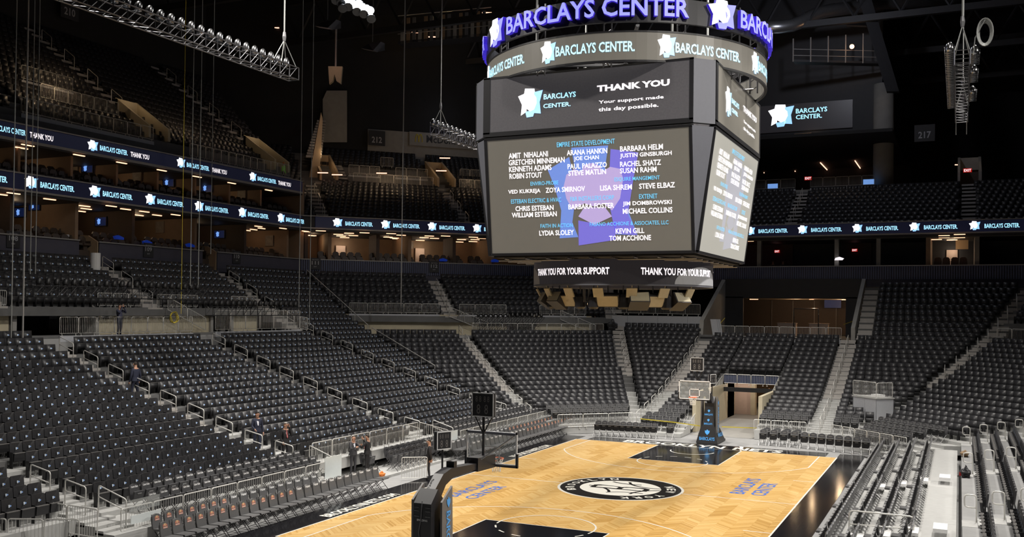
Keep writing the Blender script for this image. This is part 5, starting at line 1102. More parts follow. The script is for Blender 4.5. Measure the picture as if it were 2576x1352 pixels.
# ================================================================ UPPER TIER DETAILS
def upz(side, d): d0, z0, dp, rs, n = UT[side]; return z0 + rs * max(0, math.floor((d - d0) / dp))
def upstairs(side, s0, s1, k0, k1, label):
    d0, z0, dp, rs, n = UT[side]; r = thing('upper_stairs', label, 'stairs')
    for k in range(k0, k1):
        for h_ in (0, 1): slab(MB(), side, DD(d0 + dp * (k + .5 * h_)), DD(d0 + dp * (k + 1)), s0, s1, z0 + rs * k - .2, z0 + rs * (k + .5 * h_) + .03).build('step', 'stair', r)
    return settle(r, base_of(r))
def uprail(side, s, k, label):
    d0, z0, dp, rs, n = UT[side]; a = fpos(side, DD(d0 + dp * k), s) + np.array([0, 0, z0 + rs * k]); b = fpos(side, DD(d0 + dp * (k + 1.3)), s) + np.array([0, 0, z0 + rs * (k + 1.3)]); u = np.array([0, 0, 1.])
    o = MB().tube(fillet([a, a + u, b + u, b]), .025, 5).build('upper_handrail', 'steel'); tag(o, label, 'handrail')
for s, nm, k1 in ((12.45, 'left upper aisle above THANK YOU', 20), (.8, 'leftmost upper aisle', 20), (25.7, 'right upper aisle of the side stand', 20)):
    upstairs('L', s - .5, s + .5, 6, k1, 'dim steep steps of the ' + nm)
    for q, k in enumerate(range(7, 18, 3)): uprail('L', s - .4, k, f'thin handrail, {nth(q + 1)} up the {nm}')
for s, nm in ((7.2, 'corner upper tier left of the scoreboard'), (-6.0, 'corner upper tier beside the tan wall')):
    upstairs('C', s - .55, s + .55, 0, 11, 'pale steps in the ' + nm)
    for q, k in enumerate((1, 4, 7)): uprail('C', s, k, f'slim handrail, {nth(q + 1)} on the steps of the {nm}')
upstairs('C', -3.3, -2.1, 12, 19, 'tan-lit steps right of the tan corner portal'); upstairs('C', 8.7, 9.7, 12, 19, 'dim steps right of the portal beside the scoreboard')
upstairs('E', -.9, .4, 0, 11, 'dim steps in the dark end tier right of the scoreboard'); upstairs('E', 13.75, 14.9, 0, 12, 'dim narrow steps below the exit in the end tier')
for q, k in enumerate((0, 3, 6, 8)): uprail('E', -.2, k, f'slim handrail, {nth(q + 1)} on the dim steps right of the scoreboard')
def upfence(side, s0, s1, k, n, label, h=1.0, curb=.35, dz=0.):
    d0, z0, dp, rs, nn = UT[side]; z = z0 + rs * k + dz; f = np.array([0, 0, z]); return fence(label, fpos(side, DD(d0 + dp * k), s0) + f, fpos(side, DD(d0 + dp * k), s1) + f, n, h, curb=curb)
upfence('C', -1.9, 6.2, 11.4, 6, 'pale fence of the lower landing in the corner upper tier', dz=.2); upfence('C', -1.9, 1.3, 14.3, 3, 'pale fence left above the corner landing', dz=.1, curb=.2); upfence('C', 2.9, 6.3, 14.4, 3, 'pale fence right above the corner landing', dz=.1, curb=.2); upfence('C', 8.9, 12.2, 11.4, 2, 'pale fence beside the scoreboard edge in the corner tier', dz=.2); upfence('C', 9.9, 13.2, 15, 3, 'second pale fence beside the scoreboard edge in the corner tier', dz=.2); upfence('C', 1.8, 3.2, 17, 1, 'small raised fence box over the corner landing', dz=.3, curb=0)
struct(slab(MB(), 'C', DD(34.3), DD(37.4), -5.6, 8.6, 19.2, 19.95).build('floor_corner_landing', 'concrete'))
upfence('L', .3, 11.2, 2.2, 9, 'dim fence row above the uppermost LED ribbon', dz=.2); upfence('L', 3.6, 10.2, 5, 6, 'dim fence row behind the first on the upper side tier', dz=.3); upfence('L', 13.4, 25.2, .6, 14, 'long dim fence running above THANK YOU to the pier', dz=.3, curb=.15); upfence('L', 3.8, 8.0, 7.5, 3, 'highest dim fence on the upper side tier', dz=.3)
def portal(side, s0, s1, k0, k1, label, mt='concrete'):
    d0, z0, dp, rs, n = UT[side]; r = thing('stair_portal', label, 'portal'); z_ = lambda k: z0 + rs * k; dk = lambda k: DD(d0 + dp * k)
    for s in (s0, s1):
        a, b = fpos(side, dk(k0), s), fpos(side, dk(k1), s); t = np.array(TAN[side]) * .22
        MB().prism([(a[0], a[1], z_(k0) + .1), (b[0], b[1], z_(k0) + .1), (b[0], b[1], z_(k1) + .9), (a[0], a[1], z_(k0) + 1.0)], t).build('side_wall', mt, r)
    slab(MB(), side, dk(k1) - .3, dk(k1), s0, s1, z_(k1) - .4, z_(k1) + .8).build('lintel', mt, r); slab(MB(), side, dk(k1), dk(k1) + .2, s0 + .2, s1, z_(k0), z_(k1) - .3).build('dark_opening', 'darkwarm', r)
    return settle(r, base_of(r))
portal('L', 11.4, 13.3, 3, 7, 'greenish concrete stair portal on the upper side tier, near one', 'cream'); portal('L', 24.6, 26.4, 2, 6, 'greenish concrete stair portal on the upper side tier, beside the pier', 'cream')
portal('C', 6.75, 8.5, 12, 18, 'tan lit stair portal in the corner tier beside the scoreboard', 'tan'); portal('C', -5.05, -3.45, 12, 18, 'tan stair portal beside the concrete pier', 'tan'); portal('E', 13.4, 15.2, 12, 17, 'dim portal with exit light in the end tier', 'concrete')
for sd, s, k, p in (('C', 7.6, 13.5, 26), ('C', -4.3, 13.5, 30), ('C', 2, 10, 45), ('C', -5.5, 7, 25), ('E', 14.3, 13.5, 7), ('L', 12.2, 5, 22), ('L', 25.4, 4.5, 22), ('L', 4, 4, 60), ('L', 17, 4, 40), ('L', 9, 9, 40), ('C', 2, 8, 70), ('C', 10.5, 9, 60), ('E', 3, 8, 10)):
    d0, z0, dp, rs, n = UT[sd]; P = fpos(sd, DD(d0 + dp * k), s); point(P[0], P[1], z0 + rs * k + 2.4, p)  # added fill to bring up the upper tier fences and portals
for k, (u, v) in enumerate(((812, 435), (848, 440), (960, 436), (1110, 430), (1119, 398), (2415, 415), (2431, 423), (2455, 414), (690, 70), (1048, 82), (1172, 46), (1225, 32), (1090, 93))):
    P = onplane(u, v, (FW[0], FW[1], 0), float(CAM @ np.array((FW[0], FW[1], 0))) + (92 if k < 5 else 100 if k > 7 else 96)); o = MB().box(-.5, .5, -.05, .05, -.04, .04).build('tube_lamp', 'lamptube'); o.location = P; o.rotation_euler = (0, 0, YAW); tag(o, f'small warm tube lamp, {nth(k + 1)} from the left among the dark upper structure', 'lamp')
pl_ = [inwall('C', *q, 36.5) for q in ((775, 462), (803, 462), (812, 300), (808, 283))]; o = MB().prism(pl_, np.array(FACE['C']) * -.5).build('tan_stair_wall', 'tan'); tag(o, 'tall tan stair wall between side tier and corner tier', 'wall')
pl_ = [inwall('C', *q, 42.8) for q in ((813, 358), (873, 358), (873, 228), (822, 228), (812, 250))]; o = MB().prism(pl_, np.array(FACE['C']) * -.2).build('ribbed_panel', 'concrete'); tag(o, 'tall grey ribbed wall panel beside the tan stair wall', 'wall')
r = thing('upper_stairs', 'pinkish steps climbing left of the tan stair wall', 'stairs')
for k in range(14): t_ = k / 13; P = inwall('C', 770 + 28 * t_, 390 - 88 * t_, 36.6 + 5 * t_); tt = np.array(TAN['C']); MB().par(P, tt * (1.5 - .6 * t_), np.array(FACE['C']) * -.6, (0, 0, -.22)).build('step', 'stair', r)
settle(r, base_of(r)); P = inwall('C', 800, 330, 33); point(P[0], P[1], P[2] + 1, 60, (1, .75, .6))
# landings, columns and big screen of the end
def colum(u, y, z0, z1, r_, nm, label): P = ony(u, 420, y); o = MB().tube([(P[0], y, z0), (P[0], y, z1)], r_, 20).build(nm, 'concrete', None, True); tag(o, label, 'column')
colum(2222, 60, 18.5, 30.5, .95, 'round_column', 'grey round concrete column at the end of the upper landing')
struct(MB().box(-30, 8.6, 57.3, 62, 19.6, 20.1).build('floor_end_landing', 'concrete')); struct(MB().box(-30, 8.6, 75, 76, 19, 41).build('wall_end_landing', 'dark')); struct(MB().box(-30, 6.6, 60, 61, 25.2, 41).build('wall_end_screen', 'charcoal'))
upfence('E', -7.0, -1.2, 12, 4, 'dim fence left of the steps on the end landing', dz=.1); upfence('E', .2, 6.2, 12, 5, 'dim fence right of the steps on the end landing', dz=.1)
struct(MB().box(-30, 8, 53, 75, 24.6, 24.9).build('ceiling_end_landing', 'dark'))
for k, (a, b) in enumerate((((1922, 435), (1952, 456)), ((2000, 431), (2026, 453)), ((2064, 410), (2103, 451)), ((2151, 405), (2181, 448)))):
    P, Q = onz(*a, 24.5), onz(*b, 24.5); o = MB().tube([P, Q], .06, 6).build('fluorescent_tube', 'lamptube'); tag(o, f'long glowing tube light, {nth(k + 1)} from the left under the end landing roof', 'light')
for u, v, nm in ((2033, 449, 'left exit sign on the end landing'), (2434, 429, 'exit sign in the far right portal')):
    P = ony(u, v, 62 if u < 2100 else 57); o = MB().box(-.36, .36, -.05, .05, -.18, .18).build('exit_sign', 'exitred'); addtext(MB(), 'EXIT', Frame((0, -.052, 0), (1, 0, 0), (0, 0, 1)), -.3, .3, -.12, .12, d=.004, bold=.02).build('lettering', 'txtwhite', o); o.location = P; tag(o, 'small red ' + nm, 'sign')
for k, (u, v) in enumerate(((1944, 469), (2185, 458))):
    P = ony(u, v, 58.5); fixture('E', P, 1.0, .5, .05, 'small_display', 'tvpic', f'small blue emblem display, {("left", "right")[k]} one on the landing fence', 'display')
ES = thing('wall_screen', 'large wall screen with white emblem beyond the scoreboard', 'screen', (0, 59.8, 26.2)); fr = Frame((0, 0, 0), (1, 0, 0), (0, 0, 1)); w0 = Frame((0, 59.8, 26.2), (1, 0, 0), (0, 0, 1)); q_ = lambda a, b: w0.px(a, b)
(u0, v0), (u1, v1) = q_(1890, 337), q_(2145, 250); MB().box(u0 - 3, u1, 0, .3, v0, v1).build('panel', 'screendim', ES)
m = MB(); a, b = q_(1932, 322), q_(1998, 260); addemblem(m, fr, a[0], b[0], a[1], b[1]); m.build('emblem', ['embwhite', 'embblue'], ES)
for t_, a, b in (('BARCLAYS', q_(2002, 286), q_(2081, 268)), ('CENTER.', q_(2002, 301), q_(2068, 285))): addtext(MB(), t_, fr, a[0], b[0], a[1], b[1], bold=.02).build('lettering', 'txtice', ES)
for k, (a, b, mt) in enumerate(((1997, 2042, 'warmwall'), (2042, 2076, 'tunnelwall'), (2076, 2114, 'tan'), (2114, 2150, 'graypanel'), (2150, 2187, 'photo'), (1920, 1975, 'darkwarm'))):
    P, Q = ony(a + 1, 357, 59.7), ony(b - 1, 334 if k != 5 else 340, 59.7); fixture('E', (P + Q) / 2, Q[0] - P[0], Q[2] - P[2], .04, 'lit_window', mt, f'booth window pane, {nth(k + 1)} below the large wall screen', 'window')
P = ony(2040, 345, 58.9); point(P[0], P[1], P[2] + .3, 9)
for k, (u, v, t_, y) in enumerate(((948, 348, '212', 0), (2326, 335, '217', 1), (610, 207, '211', 2), (175, 25, '210', 2))):
    P = inwall('CEL'[y], u, v, (43, 36, 41.5)[y]); sd = 'CEL'[y]; t = np.array(TAN[sd]); f = np.array(FACE[sd]); r = thing('section_sign', f'dim section sign {t_}, {("beside the golden arches board", "far right beyond the end-on truss", "on the dark wall under the long left truss", "in the top left corner of the view")[k]}', 'sign', tuple(P)); MB().par(-t * .9 - np.array([0, 0, .8]), t * 1.8, (0, 0, 1.6), f * .03).build('plate', 'charcoal', r)
    addtext(MB(), t_, Frame(f * .03, t, (0, 0, 1)), -.55, .55, -.5, .15, d=.008, bold=.02).build('lettering', 'graypanel', r)
P0, P1 = inwall('C', 925, 385, 43.4), inwall('C', 1218, 330, 43.4); sA, sB = along('C', P0), along('C', P1)
o = slab(MB(), 'C', DD(43.45), DD(43.7), sA, sB, P0[2] - .6, P0[2] + 2.6).build('pale_wall_band', 'concrete'); tag(o, 'pale ribbed wall band carrying signs behind the corner tier', 'wall')
P = inwall('C', 1110, 354, 43.3); t = np.array(TAN['C']); f = np.array(FACE['C']); r = thing('sponsor_sign', 'dim pale sponsor board with golden arches and dark lettering', 'sign', tuple(P)); MB().par(-t * 3.6 - np.array([0, 0, .75]), t * 7.2, (0, 0, 1.5), f * .05).build('board', 'concrete', r)
fr = Frame(f * .05, t, (0, 0, 1)); addtext(MB(), "McDonald's", fr, -1.7, 3.1, -.35, .5, d=.01, bold=.02).build('lettering', 'charcoal', r)
m = MB()
for c_ in (-2.75, -2.35): m.tube([fr.at(c_ + .19 * math.cos(a), -.35 + .85 * math.sin(a), .03) for a in np.linspace(0, math.pi, 11)], .05, 5)
m.build('golden_arches', 'yellow', r); point(*(P + f * 3.5 + np.array([0, 0, 2.5])), 45, (.8, .85, 1))
# ================================================================ TRUSSES, DUCTS, CABLES
def lamp_truss(label, x, y0, y1, z, cans, boxes=True, mt='truss', lamp='chrome'):
    r = thing('lighting_truss', label, 'truss'); w_, h_ = .26, .52; m = MB()
    for dx in (-w_, w_):
        for dz in (0, h_): m.tube([(x + dx, y0, z + dz), (x + dx, y1, z + dz)], .026, 6)
    m.build('chord', mt, r); m = MB(); n = int((y1 - y0) / .62)
    for k in range(n + 1):
        y = y0 + (y1 - y0) * k / n; y2 = y0 + (y1 - y0) * (k + .8) / n
        for dx in (-w_, w_):
            m.tube([(x + dx, y, z), (x + dx, y, z + h_)], .018, 4)
            if k < n: m.tube([(x + dx, y, z), (x + dx, y2, z + h_)], .015, 4)
        for dz in (0, h_): m.tube([(x - w_, y, z + dz), (x + w_, y, z + dz)], .015, 4)
        if k < n: m.tube([(x - w_, y, z), (x + w_, y2, z)], .015, 4)
    stuff(m.build('lattice', mt, r))
    for k, (dx, yy) in enumerate(cans):
        q = MB().tube([(x + dx, yy, z + h_ + .06), (x + dx, yy, z + h_ + .16), (x + dx, yy + .05, z + h_ + .34), (x + dx, yy + .06, z + h_ + .42)], [.12, .15, .12, .05], 8); q.tube([(x + dx - .17, yy, z + h_ + .25), (x + dx - .17, yy, z + h_ + .02), (x + dx + .17, yy, z + h_ + .02), (x + dx + .17, yy, z + h_ + .25)], .016, 4); q.build('par_can', lamp, r, True)
    return r, settle(r, (x, y0, z))
def hoist(x, y, z, label, top=40):
    r = thing('hoist_chain', label, 'chain'); m = MB().tube([(x, y, z + 1.9), (x, y, top)], .035, 5); m.build('chain', 'cable', r); m = MB()
    for dx in (-.26, .26):
        for dy in (-.5, .5): m.tube([(x + dx, y + dy, z + .52), (x, y, z + 1.6)], .018, 4)
    m.build('sling', 'cable', r); MB().tube([(x, y, z + 1.55), (x, y, z + 1.75), (x, y, z + 1.95)], [.06, .09, .06], 7).build('hook', 'darksteel', r); settle(r, (x, y, z + .52))
lamp_truss('silver lighting truss with a row of lamps, the long one at the left', -12.9, -26.0, -6.9, 17.85, [(-.15, -25.5 + .52 * k) for k in range(36)]); hoist(-12.9, -7.6, 17.85, 'hoist chain holding the far end of the long left truss'); hoist(-12.9, -24, 17.85, 'hoist chain holding the near end of the long left truss')
lamp_truss('silver lighting truss disappearing behind the scoreboard', -13.1, 5.9, 22, 17.65, [(-.15, 6.0 + .55 * k) for k in range(28)]); hoist(-13.1, 6.6, 17.65, 'hoist chain over the truss behind the scoreboard'); hoist(-13.1, 20, 17.65, 'hidden far hoist chain over the truss behind the scoreboard')
lamp_truss('lighting truss seen end-on at the right, hanging over the near stand', 13.68, -2.6, 9.0, 17.0, [(-.42, -2.3 + .30 * k) for k in range(36)] + [(.42, -1.5 + .28 * k) for k in range(6)] + [(.42, 1.6 + .28 * k) for k in range(6)] + [(.42, 5.5 + .28 * k) for k in range(6)]); hoist(13.68, -1.9, 17.0, 'hoist chain above the end-on truss'); hoist(13.72, 8.2, 17.0, 'far hoist chain above the end-on truss')
m = MB()
for k in range(4): m.tube([(14.42 + .26 * math.cos(t) * (1 - .1 * k), -2.4 + .06 * k, 18.15 + .5 * math.sin(t) * (1 - .08 * k)) for t in np.linspace(0, 2 * math.pi, 21)[:-1]], .025, 5, closed=True)
m.tube([(14.42, -2.4, 18.6), (14.1, -2.3, 18.0), (14.05, -2.2, 17.4)], .02, 5); tag(m.build('coiled_cable', 'cable'), 'coil of cable looped beside the end-on truss', 'cable')
for k, (u0, v0, u1, v1) in enumerate(((2415, 262, 2413, 296), (2426, 268, 2427, 296))): P = np.array([13.45 + .45 * k, 8.6, 17.0]); tag(MB().tube([P, P - np.array([0, 0, .65])], .022, 5).build('hanging_plug', 'cable'), ('left', 'right')[k] + ' cable tail hanging below the end-on truss', 'cable')
for k, (y0, y1, z) in enumerate(((-9.4, 2.2, 8.25), (2.6, 11.2, 7.35))): lamp_truss(('long black lamp truss lowered in front of the ramp doorways', 'shorter black lamp truss lowered before the third walkway fence')[k], -26.2, y0, y1, z, [(.1, y0 + .4 + .5 * q) for q in range(int((y1 - y0) / .5) - 1)], mt='blacktruss', lamp='blacktruss')
def xtruss(label, a, b):
    r = thing('lighting_truss', label, 'truss'); a, b = np.array(a), np.array(b); t = (b - a) / np.linalg.norm(b - a); n = np.array([-t[1], t[0], 0]) * .26; u = np.array([0, 0, .52]); m = MB()
    for s_ in (-1, 1):
        for q in (0, 1): m.tube([a + n * s_ + u * q, b + n * s_ + u * q], .03, 5)
    m.build('chord', 'blacktruss', r); m = MB(); k_ = 12
    for k in range(k_):
        p, p2 = a + (b - a) * k / k_, a + (b - a) * (k + 1) / k_
        for s_ in (-1, 1): m.tube([p + n * s_, p2 + n * s_ + u], .02, 4); m.tube([p + n * s_, p + n * s_ + u], .02, 4)
    stuff(m.build('lattice', 'blacktruss', r))
    for k in range(14): p = a + (b - a) * (k + .5) / 14; MB().tube([p + u, p + u * 1.3, p + u * 1.7], [.12, .15, .06], 8).build('par_can', 'blacktruss', r)
    settle(r, a)
xtruss('black lamp truss standing on the corner walkway behind the fence', cr(5.2, 19.5, z=6.0), cr(10.4, 19.5, z=6.0)); xtruss('second black lamp truss stacked over the corner walkway', cr(5.0, 19.6, z=6.75), cr(11.0, 19.6, z=6.75))
CB = [(43, 0, 60, -26, 'cable'), (72, 0, 850, -26, 'rail'), (88, 0, 690, -30, 'cable'), (101, 0, 690, -30.2, 'cable'), (468, 0, 790, -26, 'yellow'), (490, 0, 720, -26, 'cable'), (510, 0, 720, -26, 'cable'), (540, 0, 640, -30, 'cable'), (763, 0, 790, -26, 'cable'), (790, 0, 820, -26, 'cable'), (1019, 0, 770, -24, 'rail')]
for k, (u, v0, v1, x, mt) in enumerate(CB):
    P = onx(u, v0, x); Q = onx(u - 4, v1 if v1 > 100 else 850, x); tag(MB().tube([(P[0], P[1], 40), (P[0] - .02, P[1], Q[2])], .025 if mt == 'cable' else .04 if mt == 'rail' else .014, 5).build('rigging_cable', mt), f'{"yellow" if mt == "yellow" else "pale" if mt == "rail" else "grey"} vertical rigging line, {nth(k + 1)} from the left', 'cable')
for k in range(2): P = onx(140 + 6 * k, 0, -13); m = MB().tube([(P[0], P[1], 30), (P[0], P[1] + .05 * k, 20.6), (P[0], P[1] + .1 * k, 18.2)], .03, 5).tube([(P[0], P[1] + .1 * k, 18.2), (P[0], P[1] + .1 * k, 17.8)], .07, 6); tag(m.build('plug_cable', 'cable'), ('left', 'right')[k] + ' dangling cable with blue plug over the upper left seats', 'cable')
DP = lambda u, v, dist: CAM + ray(u, v) * dist
m = MB(); pts = [DP(1900, 70, 92), DP(1995, 67, 92), DP(2060, 30, 93), DP(2190, 13, 94), DP(2580, -15, 98)]
m.tube(fillet(pts, 1.2), .62, 16); du = m.build('air_duct', 'duct', None, True); tag(du, 'round silver air duct bending across the dark roof space', 'duct'); 
for k, q in enumerate(np.linspace(.05, .95, 14)):
    pass
o = MB().par(DP(2158, -10, 90), DP(2190, -10, 90) - DP(2158, -10, 90), DP(2230, 230, 90) - DP(2158, -10, 90), (0, .8, 0)).build('steel_beam', 'charcoal'); tag(o, 'dark slanting steel beam crossing in front of the duct', 'beam')
for k, (u, v, w_, h_, dist) in enumerate(((818, 62, 42, 30, 80), (932, 118, 38, 30, 84), (2155, 60, 48, 22, 93))):
    P = DP(u, v, dist); s = dist / FPX; r = thing('roof_speaker', f'boxy grey unit hanging in the roof space, {nth(k + 1)} from the left', 'speaker', tuple(P), YAW - .5); a, b = w_ * s / 2, h_ * s / 2
    MB().prism([(-a, -.5, -b * .3), (a, -.5, -b), (a, .6, -b * .2), (a, .6, b), (-a, .6, b)][:5], (0, .6, 0)).build('cabinet', 'framegray', r); MB().tube([(0, .3, b), (0, .3, b + 6)], .04, 5).build('drop_rod', 'darksteel', r)
# flood-light cluster on the catwalk
r = thing('floodlight_bank', 'dazzling white floodlight bank at the top of the frame', 'light')
FB = [(845, 2, 0), (858, 8, 0), (872, 0, 1), (884, 4, 1), (892, 12, 1), (903, 10, 1), (912, 18, 1), (922, 22, 1), (876, 18, 0), (898, 30, 0), (915, 36, 0), (930, 26, 1), (934, 48, 0), (862, 22, 0)]
for u, v, on in FB:
    P = DP(u, v, 72); d = Vector((-P[0] * .6, -P[1] - 4, -P[2])).normalized(); d = np.array(d); MB().tube([P - d * .5, P - d * .2, P], [.15, .32, .36], 10).build('lamp_housing', 'framegray', r); MB().tube([P + d * .005, P + d * .02], .33, 12).build('lamp_lens', 'floodlamp' if on else 'chrome', r)
P0, P1 = DP(838, -6, 72.6), DP(940, 46, 72.6); MB().tube([P0, P1], .08, 6).tube([P0 + np.array([0, 0, .8]), P1 + np.array([0, 0, .8])], .05, 5).build('mount_rail', 'darksteel', r); settle(r, P0)
# roof steel and catwalk
for k in range(9):
    y = -30 + 14 * k; r = thing('roof_girder', f'dark roof girder, {nth(k + 1)} from the camera end', 'girder'); MB().box(-58, 58, y - .25, y + .25, 35.2, 35.8).build('bottom_chord', 'charcoal', r); MB().box(-58, 58, y - .25, y + .25, 39.4, 40).build('top_chord', 'charcoal', r); m = MB()
    for q in range(28): m.tube([(-57 + 4.1 * q, y, 35.8), (-57 + 4.1 * (q + .5), y, 39.4)], .12, 4).tube([(-57 + 4.1 * (q + .5), y, 39.4), (-57 + 4.1 * (q + 1), y, 35.8)], .12, 4)
    stuff(m.build('web', 'charcoal', r)); settle(r, (0, y, 35.2))
r = thing('catwalk', 'half-lit catwalk with slatted panels high behind the corner tier', 'catwalk'); a, b = DP(1000, 110, 100), DP(1235, 88, 100); t = (b - a); u_ = np.array([0, 0, 1.])
MB().par(a, t, u_ * .25, np.array([0, 2., 0])).build('deck', 'charcoal', r)
for k in range(16): q = a + t * (k + .5) / 16; MB().par(q, t * .035, u_ * (2.6 if k % 3 else 1.9), np.array([0, .05, 0])).build('panel', ('concrete', 'brown', 'darksteel')[k % 3], r)
for z in (1.0, 2.9): MB().tube([a + u_ * z, b + u_ * z], .05, 5).build('catwalk_rail', 'rail', r)
settle(r, a); P = (a + b) / 2; point(P[0], P[1] + 1, P[2] + 2.2, 40, (1, .7, .35)); P = a + t * .1; point(P[0], P[1] + .6, P[2] + 1.2, 18, (1, .7, .35))
r = thing('roof_walkway', 'dim railed walkway in the roof below the duct', 'catwalk'); a, b = DP(1995, 155, 92), DP(2215, 160, 92); t = b - a; MB().par(a, t, u_ * .2, np.array([0, 1.2, 0])).build('deck', 'charcoal', r)
for q in np.linspace(0, 1, 6): MB().tube([a + t * q, a + t * q + u_ * (2.2 + .8 * q)], .06, 5).build('post', 'rail', r)
for z in (.6, 1.2): MB().tube([a + u_ * z, b + u_ * z], .035, 5).build('rail', 'rail', r)
settle(r, a); P = DP(2143, 117, 91.5); tag(MB().tube([P, P + np.array([0, .1, 0])], .22, 10).build('work_lamp', 'lampwarm'), 'single orange work lamp glowing on the roof walkway', 'lamp'); point(P[0], P[1] - .6, P[2], 25, (1, .55, .25)); P = DP(2060, -10, 80); point(*P, 1600, (.85, .88, 1), .5);  # last point light is strong fill added to brighten the duct
P = DP(842, 255, 84); o = MB().prism([(-1.2, 0, -3), (1.2, 0, -3), (1.1, 0, 3), (-1.0, 0, 3)], (0, .3, 0)).build('wrapped_panel', 'tunnelwall')
bpy.data.objects.remove(o)
P = DP(843, 190, 84); r = thing('wrapped_hanging', 'pinkish wrapped bundle hanging on a pole in the dark corner', 'bundle', tuple(P), YAW); MB().prism([(-.62, 0, .8), (.62, 0, .8), (.5, 0, -.7), (.1, 0, -.45), (-.05, 0, .1), (-.2, 0, -.5), (-.5, 0, -.75)], (0, .4, 0)).build('cloth', 'cream', r); MB().tube([(0, .2, .8), (0, .2, 4.4)], .09, 6).build('pole', 'rail', r); point(P[0] + 1, P[1] - 2, P[2] + 1, 30, (1, .6, .5))
# ================================================================ SMALL THINGS
def sign_board(P, side_vec, w_, h_, label):
    t = np.array(side_vec, float); t /= np.linalg.norm(t); o = MB().par(np.array(P) - t * w_ / 2, t * w_, (0, 0, h_), np.cross(t, (0, 0, 1)) * .02).build('paper_sheet', 'paper'); tag(o, label, 'sheet')
sign_board((-10.78, -17.1, .75), (0, 1, 0), 1.3, .28, 'pale printed strip fixed to the fence behind the red-badge chairs'); sign_board((-10.8, -6.55, .55), (0, 1, 0), 1.2, .95, 'white printed sheet on the fence left of two men in suits')
sign_board((-10.8, 4.2, .55), (0, 1, 0), 1.15, .85, 'white printed sheet behind the near backboard'); sign_board((-10.9, 18.0, .4), (.7, .7, 0), 1.0, .9, 'white printed sheet at the far corner fence')
o = MB().par((-10.84, -17.75, 1.15), (0, 1.3, 0), (0, 0, .38), (.02, 0, 0)).build('clear_panel', 'glass'); tag(o, 'clear plastic panel above the nearest fence sheet', 'panel')
def tape(pts, label):
    m = MB()
    for a, b in zip(pts, pts[1:]): a, b = np.array(a), np.array(b); m.par(a, b - a, (0, 0, .06), (0, .008, 0))
    tag(m.build('caution_tape', 'yellow'), label, 'tape')
tape([(-4.9, 18.6, .95), (-2.5, 18.2, .9), (-.6, 17.0, .92)], 'yellow caution tape left of the far basket'); tape([(.7, 17.0, .95), (2.0, 21.7, .45)], 'yellow caution tape across the tunnel floor'); tape([(5.0, 18.4, .6), (5.6, 18.4, .6)], 'short yellow tape beside the foursome of chairs'); tape([ony(2122, 818, 37.4), ony(2175, 799, 44)], 'yellow tape beside the club opening'); tape([ony(1812, 815, 37.6), ony(1824, 801, 37.9)], 'short yellow tape at the slanted parapet')
m = MB().tube([(.30 * math.cos(t), .05 * math.sin(3 * t), .32 * math.sin(t)) for t in np.linspace(0, 2 * math.pi, 17)[:-1]], .035, 5, closed=True).tube([(.26 * math.cos(t), .08 + .05 * math.sin(2 * t), .30 * math.sin(t)) for t in np.linspace(0, 2 * math.pi, 17)[:-1]], .03, 5, closed=True); o = m.build('coiled_hose', 'yellow'); o.location = onx(439, 799, -27.75); o.rotation_euler = (0, 0, H); tag(o, 'yellow hose coil hung on the walkway fence', 'hose')
def lumpy(P, rx, ry, rz_, nm, mt, label, cat, extra=None):
    b = bmesh.new(); bmesh.ops.create_icosphere(b, subdivisions=3, radius=1)
    for v in b.verts: n = .82 + .25 * math.sin(v.co.x * 5 + 1) * math.cos(v.co.y * 4) + .1 * math.sin(v.co.z * 7); v.co = Vector((v.co.x * rx * n, v.co.y * ry * n, max(v.co.z * n, -.75) * rz_))
    me = bpy.data.meshes.new(nm); b.to_mesh(me); b.free(); me.materials.append(M[mt]); o = ob(nm, me, None, tuple(P)); tag(o, label, cat)
    if extra:
        q = MB().tube([(-.1, -.25, rz_ * .5), (0, -.1, rz_ * 1.25), (0, .1, rz_ * 1.25), (.1, .25, rz_ * .5)], .02, 5).build('strap', extra, o); MB().box(-rx * .95, -rx * .55, -ry * .4, ry * .4, -rz_ * .5, rz_ * .1).build('red_pocket', 'redcloth', o)
lumpy((13.93, 4.6, 1.14), .26, .36, .25, 'duffel_bag', 'padblack', 'black and red bag on the white riser beside the near seats', 'bag', 'seatblack'); lumpy((13.93, 11.2, 1.10), .22, .38, .17, 'cardboard_heap', 'brown', 'tan crumpled bundle on the riser beyond the black bag', 'bundle')
lumpy((-10.6, -3.0, .18), .16, .2, .16, 'orange_bundle', 'orange', 'small orange bundle on the floor behind the white-lettered chairs', 'bundle')
lumpy((-13.6, 38.2, 6.6), .5, .4, .55, 'black_sack', 'padblack', 'round black sack at the head of the stairs under the scoreboard', 'sack')
m = MB()
for k in range(3): m.par((-4.75 + .12 * k, 37.9 + .15 * k, 5.8), (.5, .1, 0), (-.25, 0, 1.5), (0, .03, 0))
tag(m.build('leaning_panels', 'graypanel'), 'grey panels leaning against the slanted parapet', 'panels')
struct(MB().box(-13.0, -10.45, -6.4, 4.0, -.02, .10).build('floor_platform', 'alum')); struct(MB().box(-10.83, -9.95, -18.6, -5.9, -.02, .06).build('floor_second_row', 'floor_gray')); struct(MB().box(-10.83, -9.95, 3.9, 18.6, -.02, .06).build('floor_second_row', 'floor_gray'))
f = fence('free-standing crowd barrier beside the standing man', (-9.55, -3.0, .0), (-8.55, -2.3, .0), 1, 1.05, name='crowd_barrier', post=False)
